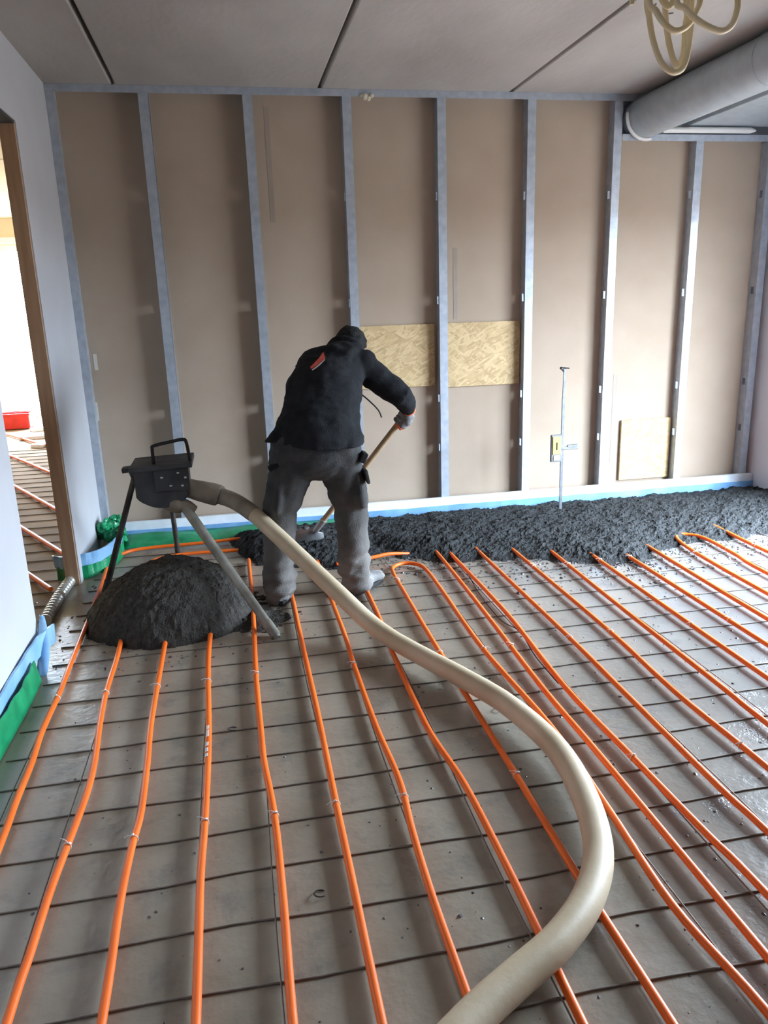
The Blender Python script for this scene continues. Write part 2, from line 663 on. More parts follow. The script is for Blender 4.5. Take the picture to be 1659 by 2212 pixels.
M['cap'] = mottled('black_knit', (0.012, 0.012, 0.012), (0.03, 0.03, 0.03), scale=60, rough=0.95, bump=0.6, bscale=150, spec=0.2)
M['red'] = mottled('red_print', (0.50, 0.055, 0.035), (0.62, 0.085, 0.055), scale=40, rough=0.6)
M['palep'] = base('pale_print', (0.55, 0.50, 0.45), 0.6)[0]
M['skin'] = mottled('skin', (0.50, 0.30, 0.21), (0.58, 0.36, 0.26), scale=20, rough=0.55)
M['glove'] = mottled('grey_work_glove', (0.15, 0.15, 0.15), (0.27, 0.28, 0.29), scale=25, rough=0.75, bump=0.3, bscale=200)
M['glove_orange'] = mottled('orange_glove_cuff', (0.72, 0.13, 0.04), (0.80, 0.18, 0.06), scale=25, rough=0.7)
M['boot'] = mottled('dusty_work_boot', (0.16, 0.155, 0.15), (0.42, 0.42, 0.41), scale=14, rough=0.8, bump=0.4, bscale=40)
M['wood'] = mottled('wooden_handle', (0.36, 0.25, 0.14), (0.48, 0.35, 0.21), scale=6, rough=0.6, stretch=(3, 3, 3))
M['blade'] = mottled('worn_shovel_steel', (0.33, 0.35, 0.36), (0.48, 0.50, 0.51), scale=15, rough=0.4, metal=0.6)
M['crate'] = mottled('red_plastic', (0.55, 0.02, 0.012), (0.65, 0.035, 0.02), scale=10, rough=0.45)
M['silver'] = mottled('silver_conduit', (0.50, 0.50, 0.46), (0.62, 0.62, 0.58), scale=16, rough=0.4, metal=0.4)
M['cream'] = mottled('warm_white_plaster', (0.72, 0.62, 0.45), (0.78, 0.69, 0.53), scale=2, rough=0.8)  # the next room's warm light is put into this wall and ceiling colour
M['frame'] = mottled('white_window_frame', (0.70, 0.71, 0.72), (0.76, 0.77, 0.78), scale=6, rough=0.4)
M['tape'] = mottled('board_tape', (0.33, 0.275, 0.23), (0.36, 0.30, 0.25), scale=8, rough=0.7)  # slightly greyer than the board, for narrow upright strips
M['tape_pale'] = mottled('pale_sticker', (0.62, 0.58, 0.52), (0.66, 0.62, 0.56), scale=8, rough=0.6)
M['foam_cream'] = mottled('expanding_foam', (0.55, 0.50, 0.38), (0.68, 0.62, 0.48), scale=30, rough=0.8, bump=0.5, bscale=60)

# ------------------------------------------------------------------ the setting
STRUCT = dict(kind='structure')
M['floor_dry'] = mottled('dusty_floor', (0.25, 0.185, 0.125), (0.34, 0.26, 0.185), scale=3, rough=0.9, bump=0.1, spec=0.05)
props(put('floor', bxm(-5.2, LX - 0.08, -2.7, 12.4, -0.25, 0.0), M['floor_dry']), kind='structure')
floor = put('floor', bxm(LX - 0.08, 4.2, -2.7, 5.4, -0.25, 0.0), M['floor'])
props(floor, kind='structure')


def wall_with_holes(name, mat, axis, c0, c1, u0, u1, z0, z1, holes):
    """slab between c0..c1 on `axis`, spanning u0..u1 and z0..z1, with rectangular openings (ua, ub, za, zb)"""
    bm = bmesh.new()

    def bx(a, b, za, zb):
        if b - a > 1e-4 and zb - za > 1e-4:
            if axis == 'x':
                box(bm, c0, c1, a, b, za, zb)
            else:
                box(bm, a, b, c0, c1, za, zb)
    u = u0
    for (a, b, za, zb) in sorted(holes):
        bx(u, a, z0, z1)
        bx(a, b, z0, za)
        bx(a, b, zb, z1)
        u = b
    bx(u, u1, z0, z1)
    o = put(name, bm, mat)
    return props(o, kind='structure')


LT = 0.075
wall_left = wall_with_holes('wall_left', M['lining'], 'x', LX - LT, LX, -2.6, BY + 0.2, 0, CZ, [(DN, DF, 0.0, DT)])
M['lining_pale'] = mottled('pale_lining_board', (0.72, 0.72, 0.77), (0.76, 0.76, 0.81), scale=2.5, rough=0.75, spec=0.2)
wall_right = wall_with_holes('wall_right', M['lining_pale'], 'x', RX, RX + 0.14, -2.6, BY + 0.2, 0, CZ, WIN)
wall_front = wall_with_holes('wall_front', M['leg'], 'y', -2.6, -2.45, LX, RX, 0, CZ, [])

# timber lined reveal of the doorway
for nm, b in (('trim_1', bxm(LX - LT - 0.002, LX - 0.006, DF - 0.012, DF + 0.004, 0.0, DT, bev=0.002)),
              ('trim_2', bxm(LX - LT - 0.002, LX - 0.006, DN - 0.004, DN + 0.012, 0.0, DT, bev=0.002)),
              ('trim_3', bxm(LX - LT - 0.002, LX - 0.006, DN, DF, DT - 0.014, DT + 0.004, bev=0.002))):
    props(put(nm, b, M['timber'] if nm != 'trim_3' else M['dark']), kind='structure')

# windows of the right wall (beside and behind the camera)
for i, (a, b, z0, z1) in enumerate(WIN):
    bm = bmesh.new()
    t = 0.06
    X0, X1 = RX + 0.05, RX + 0.11
    box(bm, X0, X1, a, a + t, z0, z1)
    box(bm, X0, X1, b - t, b, z0, z1)
    box(bm, X0, X1, a + t, b - t, z0, z0 + t)
    box(bm, X0, X1, a + t, b - t, z1 - t, z1)
    box(bm, X0, X1, (a + b) / 2 - 0.03, (a + b) / 2 + 0.03, z0 + t, z1 - t)
    props(put('window_%d' % (i + 1), bm, M['frame']), kind='structure')

# ceiling: hollow-core concrete slabs with open joints
ceiling = put('ceiling', bxm(-5.2, RX + 0.14, -2.7, 12.3, CZ + 0.16, CZ + 0.30), M['dark'])
props(ceiling, kind='structure')
JO = [LX - LT, -0.54, 0.656, 1.878, 3.08, RX + 0.14]
for a, b in zip(JO, JO[1:]):
    bm = bmesh.new()
    box(bm, a + 0.011, b - 0.011, -2.7, BY + 0.2, CZ, CZ + 0.158, bev=0.008)
    put('slab', bm, M['concrete'], ceiling)
bm = bmesh.new()
box(bm, -5.2, LX - LT - 0.004, -2.7, 7.5, CZ, CZ + 0.158, bev=0.006)
put('slab', bm, M['cream'], ceiling)
bm = bmesh.new()
box(bm, -5.2, LX - LT - 0.004, 7.53, 12.3, CZ, CZ + 0.158, bev=0.006)
put('slab', bm, M['cream'], ceiling)

# ---- the stud wall
SF = 5.13          # front face of the studs
wall_back = thing('wall_back', (0, BY, 0), None, None, kind='structure')
bxs = [LX, -0.38, 0.82, 2.02, 2.62, RX]
for a, b in zip(bxs, bxs[1:]):
    put('gypsum_board', bxm(a + 0.0012, b - 0.0012, BY, BY + 0.0125, 0.0, CZ, bev=0.001), M['board'], wall_back)
put('backing', bxm(LX - LT, RX + 0.1, BY + 0.014, BY + 0.12, 0.0, CZ), M['lining'], wall_back)


def stud(xc, z0, z1):
    """C profile: flange to the room, web on the left with service holes, lip on the right"""
    bm = bmesh.new()
    hw, t = 0.028, 0.0022
    x0, x1 = xc - hw, xc + hw
    box(bm, x0, x1, SF, SF + t, z0, z1)                               # front flange
    box(bm, x0, x1, BY - t - 0.001, BY - 0.001, z0, z1)               # rear flange
    box(bm, x1 - t, x1, SF + t, SF + 0.012, z0, z1)                   # lip
    box(bm, x1 - t, x1, BY - 0.012, BY - t - 0.001, z0, z1)
    ym, hy = (SF + BY) / 2, 0.016
    zz = z0
    for h in (0.47, 0.815, 1.47, 2.12):
        box(bm, x0, x0 + t, SF + t, BY - t - 0.001, zz, h - 0.025)
        box(bm, x0, x0 + t, SF + t, ym - hy, h - 0.025, h + 0.025)
        box(bm, x0, x0 + t, ym + hy, BY - t - 0.001, h - 0.025, h + 0.025)
        zz = h + 0.025
    box(bm, x0, x0 + t, SF + t, BY - t - 0.001, zz, z1)
    return bm


for i in range(6):
    put('stud', stud(-0.381 + 0.6 * i, 0.0, CZ - 0.002), M['steel'], wall_back)
put('stud', stud(3.222, 0.0, 2.452), M['steel'], wall_back)
put('stud', stud(3.775, 0.0, 2.452), M['steel'], wall_back)
put('corner_stud', bxm(LX + 0.001, LX + 0.045, SF + 0.004, BY - 0.001, 0.0, CZ - 0.002), M['steel'], wall_back)
bm = bmesh.new()
box(bm, LX + 0.002, 2.80, SF - 0.003, SF - 0.001, CZ - 0.042, CZ - 0.001)
box(bm, LX + 0.002, 2.80, SF - 0.001, BY - 0.001, CZ - 0.003, CZ - 0.001)
put('top_track', bm, M['steel'], wall_back)
bm = bmesh.new()
box(bm, 2.652, RX - 0.002, SF - 0.003, SF - 0.001, 2.449, 2.490)
box(bm, 2.652, RX - 0.002, SF - 0.001, BY - 0.001, 2.487, 2.490)
put('header_track', bm, M['steel'], wall_back)
put('closing_plate', bxm(2.655, RX - 0.004, BY - 0.012, BY - 0.002, 2.492, CZ - 0.004), M['duct'], wall_back)
for x, z0, z1, wd, mt in ((0.332, 1.977, 2.64, 0.030, 'tape'), (1.526, 1.34, 1.803, 0.028, 'tape'), (2.73, 0.26, 0.909, 0.034, 'tape'),
                          (-0.843, 1.108, 1.208, 0.022, 'tape_pale'), (-0.875, 0.786, 0.904, 0.022, 'tape_pale')):
    put('tape_strip', bxm(x - wd / 2, x + wd / 2, BY - 0.0014, BY - 0.0002, z0, z1), M[mt], wall_back)
bm = bmesh.new()
for dx, dz, r in ((0, 0, 0.020), (0.024, -0.010, 0.015), (0.045, 0.006, 0.014), (-0.018, 0.004, 0.012)):
    ellipsoid(bm, (0.93 + dx, SF - 0.006, 2.685 + dz), r, r * 0.7, r)
put('foam_blob', bm, M['foam_cream'], wall_back, smooth=True)

# ---- the lit space behind the doorway
wall_far = wall_with_holes('wall_far', M['cream'], 'y', 11.9, 12.05, -5.1, LX - LT, 0, CZ, [(-4.4, -1.0 - LT, 0.0, 2.36)])
wall_outer = wall_with_holes('wall_outer', M['cream'], 'x', -5.05, -4.95, -2.6, 12.05, 0, CZ, [])
wall_side = props(put('wall_side', bxm(LX - LT, LX - LT + 0.1, BY + 0.21, 12.05, 0, CZ), M['cream']), kind='structure')
wall_rear = props(put('wall_rear', bxm(-5.1, LX - LT, -2.6, -2.45, 0, CZ), M['cream']), kind='structure')
bm = bmesh.new()
for x in (-4.4, -3.3, -2.2, -1.13):
    box(bm, x, x + 0.06, 11.94, 12.0, 0.0, 2.36)
for z in (0.0, 2.30):
    box(bm, -4.34, -1.13, 11.945, 11.995, z, z + 0.06)
props(put('window_3', bm, M['frame']), kind='structure')
props(put('trim_4', bxm(-4.9, LX - LT - 0.004, 11.80, 11.9, 2.40, 2.47, bev=0.004), M['frame']), kind='structure')

# ------------------------------------------------------------------ reinforcing mesh under the pipes
mesh_root = thing('reinforcing_mesh', (0.0, 3.0, 0.0), 'dark steel mesh of thin wires lying on the floor under the orange pipes', 'steel mesh')
WY = [3.25 - 0.1832 * k for k in range(-9, 14)]
for k, y in enumerate(WY):
    x0 = LX + 0.06
    P = [Vector((x0 + (RX - 0.12 - x0) * i / 24, y + 0.006 * math.sin(i * 0.9 + k * 1.3) + 0.003 * math.sin(i * 2.3 + k), 0.0028)) for i in range(25)]
    bm = bmesh.new()
    tube(bm, P, 0.0028, 6)
    put('cross_wire', bm, M['wire'], mesh_root, smooth=True)
for k in range(24):
    x = -0.784 + 0.1965 * k
    if x > RX - 0.1:
        break
    P = [Vector((x + 0.005 * math.sin(i * 0.8 + k * 2.1), 0.75 + 4.2 * i / 16, 0.0085)) for i in range(17)]
    bm = bmesh.new()
    tube(bm, P, 0.0022, 6)
    put('long_wire', bm, M['wire'], mesh_root, smooth=True)
room_mesh = thing('reinforcing_mesh', (-2.4, 6.5, 0.0), 'steel mesh of thin wires on the floor seen through the doorway', 'steel mesh')
for k in range(30):
    y = 3.2 + 0.2 * k
    bm = bmesh.new()
    tube(bm, [(-4.2, y, 0.0035), (-2.6, y + 0.01, 0.0035), (LX - LT - 0.05, y, 0.0035)], 0.003, 6)
    put('cross_wire', bm, M['wire'], room_mesh, smooth=True)

# ------------------------------------------------------------------ orange heating pipes
PIPES = {
    1: [(-0.74, 0.7), (-0.745, 1.4), (-0.751, 2.03), (-0.758, 2.242), (-0.761, 2.453), (-0.772, 2.653), (-0.769, 2.926), (-0.774, 3.168), (-0.779, 3.469), (-0.785, 3.829), (-0.80, 4.3), (-0.805, 4.60), (-0.735, 4.765), (-0.60, 4.82), (-0.294, 4.83), (-0.031, 4.854), (0.12, 4.86)],
    2: [(-0.577, 0.7), (-0.578, 1.433), (-0.574, 1.605), (-0.571, 1.806), (-0.562, 1.972), (-0.549, 2.217), (-0.553, 2.401), (-0.573, 2.645), (-0.587, 2.902), (-0.587, 3.19), (-0.593, 3.466), (-0.60, 4.1), (-0.595, 4.4), (-0.53, 4.57), (-0.398, 4.62), (-0.287, 4.624), (-0.05, 4.61)],
    3: [(-0.382, 0.7), (-0.38, 1.393), (-0.386, 1.722), (-0.381, 1.942), (-0.372, 2.091), (-0.379, 2.359), (-0.39, 2.599), (-0.392, 2.938), (-0.392, 3.397), (-0.392, 3.7)],
    4: [(-0.184, 0.7), (-0.184, 1.344), (-0.188, 1.765), (-0.183, 2.0), (-0.182, 2.447), (-0.194, 2.899), (-0.197, 3.161), (-0.193, 3.428), (-0.195, 3.75)],
    5: [(0.018, 0.7), (0.016, 1.301), (0.02, 1.638), (0.018, 1.976), (0.001, 2.265), (-0.001, 2.438), (-0.003, 2.903), (0.007, 3.574), (0.008, 4.4)],
    6: [(0.198, 0.7), (0.198, 1.26), (0.201, 1.679), (0.203, 2.039), (0.208, 2.481), (0.209, 2.932), (0.209, 3.266), (0.211, 3.706), (0.21, 4.35)],
    7: [(0.388, 0.7), (0.39, 1.233), (0.389, 1.553), (0.397, 1.819), (0.412, 2.06), (0.4, 2.4), (0.399, 2.882), (0.405, 3.188), (0.402, 3.653), (0.40, 4.3)],
    8: [(0.595, 0.7), (0.605, 1.37), (0.608, 1.662), (0.604, 2.0), (0.577, 2.279), (0.573, 2.524), (0.578, 2.924), (0.592, 3.27), (0.597, 3.631), (0.597, 4.3)],
    9: [(0.785, 0.7), (0.78, 1.12), (0.773, 1.544), (0.775, 2.022), (0.773, 2.872), (0.780, 3.6), (0.787, 3.936), (0.808, 4.035), (0.88, 4.082), (0.95, 4.04), (0.975, 3.93), (0.975, 3.6), (0.961, 2.915), (0.993, 2.25), (0.976, 1.793), (0.955, 1.406), (0.985, 1.098), (0.99, 0.7)],
    11: [(1.078, 0.8), (1.076, 1.478), (1.077, 2.073), (1.073, 2.498), (1.09, 3.1), (1.103, 3.66), (1.109, 4.045), (1.11, 4.4)],
    12: [(1.205, 0.9), (1.199, 1.449), (1.188, 1.617), (1.174, 1.994), (1.159, 2.491), (1.19, 3.135), (1.192, 3.545), (1.184, 4.066), (1.18, 4.4)],
    13: [(1.36, 0.9), (1.354, 1.587), (1.347, 1.794), (1.354, 2.342), (1.362, 2.946), (1.355, 4.033), (1.355, 4.4)],
    14: [(1.555, 1.0), (1.552, 1.851), (1.539, 2.363), (1.561, 2.954), (1.558, 4.025), (1.558, 4.4)],
    15: [(1.73, 1.1), (1.721, 2.077), (1.728, 2.359), (1.74, 3.121), (1.759, 3.932), (1.76, 4.3)],
    16: [(1.935, 1.2), (1.938, 2.366), (1.943, 2.952), (1.957, 3.874), (1.96, 4.3)],
    17: [(2.12, 1.4), (2.13, 2.623), (2.143, 3.819), (2.146, 4.2)],
    18: [(2.30, 1.6), (2.307, 2.858), (2.337, 3.866), (2.34, 4.2)],
    19: [(2.49, 1.9), (2.509, 3.129), (2.532, 3.705), (2.567, 4.0), (2.62, 4.12), (2.70, 4.11), (2.745, 4.0), (2.73, 3.7), (2.697, 3.38), (2.69, 2.0)],
    21: [(2.91, 2.2), (2.93, 3.691), (2.946, 4.106), (2.95, 4.4)],
}
PLAB = {
    1: 'leftmost orange pipe, bending round behind the tripod towards the green film',
    2: 'orange pipe second from the left, running under the left of the dark mound',
    3: 'orange pipe third from the left, leaving the middle of the dark mound',
    4: 'orange pipe with white printed marks, running straight from the mound to the camera',
    5: 'orange pipe passing just left of the foot of the pale tripod leg',
    6: 'orange pipe that ends under the left boot of the worker',
    7: 'orange pipe between the boots, crossed by the beige hose',
    8: 'orange pipe that ends at the right boot of the worker',
    9: 'orange pipe making a hairpin bend on the open floor right of the boots',
    11: 'orange pipe next right of the hairpin bend, close beside a bowed one',
    12: 'bowed orange pipe that swings away from its left neighbour past the black thread',
    13: 'orange pipe running into the lower right corner, third right of the hairpin',
    14: 'orange pipe fourth right of the hairpin bend',
    15: 'orange pipe fifth right of the hairpin bend',
    16: 'orange pipe sixth right of the hairpin, where spilt screed spreads on the floor',
    17: 'orange pipe seventh right of the hairpin, leaving the spilt screed tongue',
    18: 'orange pipe eighth right of the hairpin, just before the half buried bend',
    19: 'orange pipe with a half buried bend at the edge of the grey screed',
    21: 'orange pipe farthest right, just beyond the half buried bend',
}
PR = 0.0108
PZ = 0.0215
# tie: a band around the pipe with a small tail
tb = bmesh.new()
ring(tb, (0, 0, 0), (0, 1, 0), PR + 0.0012, 0.0014, 14, 6)
obox(tb, (0.004, 0, PR + 0.003), (1, 0, 0), (0, 1, 0), (0, 0, 1), 0.0035, 0.003, 0.002)
tube(tb, [(0.0, 0.0, PR + 0.003), (-0.012, 0.002, PR + 0.006), (-0.026, 0.006, PR + 0.002)], 0.0012, 5)
tie_me = bpy.data.meshes.new('cable_tie')
tb.to_mesh(tie_me)
tb.free()
tie_me.materials.append(M['tie'])


def along(P, y, first=True):
    for a, b in zip(P, P[1:]):
        if (a.y - y) * (b.y - y) <= 0 and abs(a.y - b.y) > 1e-6:
            t = (y - a.y) / (b.y - a.y)
            return a.lerp(b, t), (b - a).normalized()
    return None


for k, pts in PIPES.items():
    root = thing('heating_pipe', (pts[0][0], pts[0][1], 0.0), PLAB[k], 'pipe', group='orange floor heating pipes')
    P = catmull([(x, y, PZ) for x, y in pts], 6)
    bm = bmesh.new()
    tube(bm, P, PR, 12)
    put('pipe_run', bm, M['pipe'], root, smooth=True)
    halves = [P]
    if k in (9, 19):
        halves = [P[:len(P) // 2], P[len(P) // 2:]]
    for H in halves:
        for y in (1.07, 1.985, 2.90, 3.80):
            if random.random() < 0.2 and k > 5:
                continue
            q = along(H, y + random.uniform(-0.015, 0.015))
            if not q or (k in (1, 2, 3, 4) and y > 3.3):
                continue
            o = bpy.data.objects.new('cable_tie', tie_me)
            COL.objects.link(o)
            o.parent = root
            o.location = q[0] - ORG[root.name]
            o.rotation_euler = (0, random.uniform(-0.5, 0.5), math.atan2(-q[1].x, q[1].y) + random.uniform(-0.15, 0.15))
    if k == 4:        # white printed marks on the pipe
        for y0, y1 in ((2.455, 2.50), (2.505, 2.53), (2.395, 2.42), (2.36, 2.385), (2.33, 2.35)):
            bm = bmesh.new()
            xa = -0.1825
            seg = 5
            rows = []
            for yy in (y0, y1):
                rows.append([bm.verts.new((xa + (PR + 0.0005) * math.cos(a), yy, PZ + (PR + 0.0005) * math.sin(a))) for a in [math.radians(80 + 55 * i / seg) for i in range(seg + 1)]])
            for i in range(seg):
                bm.faces.new((rows[0][i], rows[1][i], rows[1][i + 1], rows[0][i + 1]))
            put('printed_mark', bm, M['tie'], root, label='white printed mark on the orange pipe')

# pipe end poking out of the screed beside the right boot
bm = bmesh.new()
tube(bm, catmull([(0.50, 4.16, 0.03), (0.62, 4.18, 0.032), (0.72, 4.2, 0.034), (0.83, 4.235, 0.034), (0.95, 4.27, 0.012)], 5), PR, 12)
props(put('heating_pipe', bm, M['pipe'], smooth=True), 'short orange pipe stretch lying crosswise in the screed behind the right boot', 'pipe', 'orange floor heating pipes')
for i, (a, b) in enumerate((((-1.06, 4.20), (-2.3, 6.2)), ((-1.06, 4.75), (-2.5, 7.2)), ((-1.10, 5.5), (-2.5, 8.0)), ((-1.10, 6.4), (-2.6, 9.0)), ((-1.10, 7.5), (-2.6, 9.9)))):
    k_ = 0.35
    b = (b[0] + (b[0] - a[0]) * k_, b[1] + (b[1] - a[1]) * k_)
    bm = bmesh.new()
    tube(bm, [(a[0], a[1], PZ), ((a[0] + b[0]) / 2 + 0.02, (a[1] + b[1]) / 2, PZ), (b[0], b[1], PZ)], 0.014, 10)
    props(put('heating_pipe', bm, M['pipe'], smooth=True), 'orange pipe on the floor of the bright room, ' + ['nearest the doorway', 'second from the doorway', 'third from the doorway', 'fourth from the doorway', 'farthest from the doorway'][i], 'pipe', 'orange pipes beyond the doorway')

# thin black thread beside the bowed pipe
bm = bmesh.new()
tube(bm, catmull([(1.20, 3.95, 0.012), (1.155, 3.55, 0.010), (1.148, 3.2, 0.008), (1.185, 3.05, 0.01), (1.16, 2.8, 0.008), (1.155, 2.55, 0.009)], 6), 0.0022, 6)
props(put('thread', bm, M['black'], smooth=True), 'thin black thread lying on the floor beside the bowed pipe', 'thread')

# ------------------------------------------------------------------ edge strips
bx_end = RX - 0.004
strip = thing('edge_strip', (1.4, 5.1, 0.0), 'long foam edge strip along the foot of the stud wall, white over blue', 'edge strip')
P = [Vector((LX + 0.10 + (bx_end - LX - 0.10) * i / 60, 5.097 + 0.003 * math.sin(i * 0.9), 0)) for i in range(61)]
bm = bmesh.new()
ribbon(bm, P, 0.062, 0.122, th=0.024, wave=0.001)
put('white_band', bm, M['foam_white'], strip, label='white upper band')
P2 = [p + Vector((0, -0.012 + 0.004 * math.sin(i * 0.5), 0)) for i, p in enumerate(P)]
bm = bmesh.new()
ribbon(bm, P2, 0.004, 0.066, th=0.010, lean=-0.002, wave=0.003)
put('blue_band', bm, M['foam_blue'], strip, label='blue lower band')
rows = []
for i in range(26):
    x = LX + 0.14 + 1.42 * i / 25
    wv = 0.012 * math.sin(i * 0.8) + 0.006 * math.sin(i * 2.1)
    rows.append([(x, 5.088, 0.045 - 0.01 * (i / 25)), (x, 5.045 + wv * 0.3, 0.048 + 0.012 * math.sin(i * 0.5)), (x, 4.99 + wv, 0.030 + 0.008 * math.sin(i * 1.1)), (x, 4.93 + wv, 0.016), (x, 4.885 + wv * 1.5 + 0.06 * (i / 25) ** 2, 0.005)])
bm = bmesh.new()
sheet(bm, rows)
put('green_flap', bm, M['film_green'], strip, smooth=True, label='green film flap')

pier = thing('edge_strip', (-0.88, 4.5, 0.0), 'edge strip bulging round the foot of the left pier, blue over green', 'edge strip')
path = catmull([(-1.07, 4.40, 0), (-1.0, 4.36, 0), (-0.90, 4.39, 0), (-0.82, 4.47, 0), (-0.775, 4.62, 0), (-0.755, 4.78, 0), (-0.77, 4.90, 0), (-0.80, 5.02, 0), (-0.81, 5.09, 0)], 6)
bm = bmesh.new()
ribbon(bm, path, 0.075, 0.150, th=0.008, lean=0.006, wave=0.005)
put('blue_band', bm, M['film_blue'], pier, smooth=False, label='blue upper band')
path2 = [p + Vector((0.008, -0.008, 0)) for p in path]
bm = bmesh.new()
ribbon(bm, path2, 0.004, 0.080, th=0.006, lean=-0.004, wave=0.006)
put('green_band', bm, M['film_green'], pier, label='green lower band')
crump = thing('film_scrap', (-0.83, 4.98, 0.0), 'crumpled green film bunched in the corner behind the left tripod leg', 'film')
bm = bmesh.new()
for i in range(9):
    a = i * 2.4
    ellipsoid(bm, (-0.84 + 0.045 * math.cos(a), 4.97 + 0.04 * math.sin(a), 0.07 + 0.012 * i), 0.045, 0.03, 0.035, Matrix.Rotation(a, 3, 'Z') @ Matrix.Rotation(0.8 * math.sin(a * 1.7), 3, 'X'))
me = fuse(bm, 0.008, 1)
displace(me, lambda c: 0.022 * (1 - 2 * np.abs(fbm(c * 26, 3, 5))))
put_mesh('bunched_film', me, M['film_green'], crump, smooth=False)

near = thing('edge_strip', (-0.9, 2.4, 0.0), 'edge strip along the near left wall, blue foam with a green flap', 'edge strip')
path = catmull([(-0.905, 1.0, 0), (-0.905, 1.8, 0), (-0.905, 2.4, 0), (-0.905, 2.9, 0), (-0.895, 3.2, 0), (-0.86, 3.36, 0)], 6)
bm = bmesh.new()
ribbon(bm, path, 0.065, 0.150, th=0.010, lean=0.002, wave=0.003)
put('blue_band', bm, M['film_blue'], near, label='blue foam band')
path = catmull([(-0.896, 1.0, 0), (-0.890, 1.8, 0), (-0.888, 2.3, 0), (-0.880, 2.6, 0), (-0.872, 2.88, 0), (-0.874, 3.10, 0)], 6)
bm = bmesh.new()
ribbon(bm, path[::-1], 0.004, 0.100, th=0.004, lean=0.014, wave=0.003)
put('green_flap', bm, M['film_green'], near, label='green film flap')
rows = []
for i in range(9):
    f = i / 8
    z = 0.20 - 0.195 * f
    y = 3.37 - 0.16 * f
    rows.append([(-0.912 + 0.004 * math.sin(f * 4), y, z), (-0.908, y - 0.015, z + 0.012 * math.sin(f * 5)), (-0.905 + 0.01 * f, y - 0.02 - 0.02 * f, z), (-0.885 + 0.03 * math.sin(f * 2.5), y - 0.03 - 0.03 * f, z - 0.008 * f)])
bm = bmesh.new()
sheet(bm, rows, 0.004)
put('loose_end', bm, M['film_blue'], near, smooth=True, label='pale blue loose end curling off the wall')

# silver ribbed tube on the floor at the doorway
P, R_ = [], []
for i in range(73):
    f = i / 72
    P.append(Vector((-0.985 + 0.02 * f - 0.012 * math.sin(f * 3), 3.72 + 0.66 * f, 0.030)))
    R_.append(0.026 + (0.004 if i % 4 < 2 else -0.002))
bm = bmesh.new()
tube(bm, P, R_, 14)
props(put('ribbed_tube', bm, M['silver'], smooth=False), 'silver ribbed tube lying on the floor at the doorway threshold', 'tube')

# things in the bright room
cr_ = thing('storage_crate', (-2.62, 10.0, 0.0), 'red open plastic crate standing on the floor of the bright room', 'crate')
cx, cy = -2.86, 10.9
bm = bmesh.new()
box(bm, cx - 0.20, cx + 0.20, cy - 0.14, cy - 0.125, 0.01, 0.20, bev=0.004)
box(bm, cx - 0.20, cx + 0.20, cy + 0.125, cy + 0.14, 0.01, 0.20, bev=0.004)
box(bm, cx - 0.20, cx - 0.185, cy - 0.12, cy + 0.12, 0.01, 0.20, bev=0.004)
box(bm, cx + 0.185, cx + 0.20, cy - 0.12, cy + 0.12, 0.01, 0.20, bev=0.004)
box(bm, cx - 0.19, cx + 0.19, cy - 0.13, cy + 0.13, 0.01, 0.022)
put('body', bm, M['crate'], cr_)
bm = bmesh.new()
for a in ((cx - 0.215, cx + 0.215, cy - 0.155, cy - 0.14), (cx - 0.215, cx + 0.215, cy + 0.14, cy + 0.155), (cx - 0.215, cx - 0.2, cy - 0.14, cy + 0.14), (cx + 0.2, cx + 0.215, cy - 0.14, cy + 0.14)):
    box(bm, a[0], a[1], a[2], a[3], 0.185, 0.21, bev=0.003)
put('rim', bm, M['crate'], cr_)
OFF = [(-2.45, 10.6, 0.5, 'white foam offcut lying on the far floor right of the red crate'),
       (-2.15, 9.3, 1.0, 'white foam offcut on the floor before the red crate, the nearest of three'),
       (-2.42, 9.9, 0.2, 'white foam offcut lying between the red crate and the nearest offcut')]
for x, y, a, lab in OFF:  # flat white pieces on the far floor
    bm = bmesh.new()
    obox(bm, (x, y, 0.02), (math.cos(a), math.sin(a), 0), (-math.sin(a), math.cos(a), 0), (0, 0, 1), 0.16, 0.08, 0.02, bev=0.004)
    obox(bm, (x + 0.1, y + 0.05, 0.045), (math.cos(a + .3), math.sin(a + .3), 0), (-math.sin(a + .3), math.cos(a + .3), 0), (0, 0, 1), 0.07, 0.05, 0.006, bev=0.002)
    props(put('foam_offcut', bm, M['foam_white']), lab, 'foam offcut', 'foam offcuts in the bright room')

# ------------------------------------------------------------------ OSB boards
for x0, x1, z0, z1, yb, lab in ((0.855, 1.372, 0.90, 1.317, BY - 0.001, 'OSB board between the studs right beside the head of the worker'),
                                (1.452, 1.985, 0.885, 1.317, BY - 0.001, 'OSB board between the studs, the right one of the two at chest height'),
                                (2.785, 3.185, 0.124, 0.575, BY - 0.004, 'pale OSB board standing at the foot of the wall on the right')):
    bm = bxm(x0, x1, yb - 0.018, yb, z0, z1, bev=0.0015)
    props(put('osb_board', bm, M['osb']), lab, 'board', 'OSB boards on the stud wall')

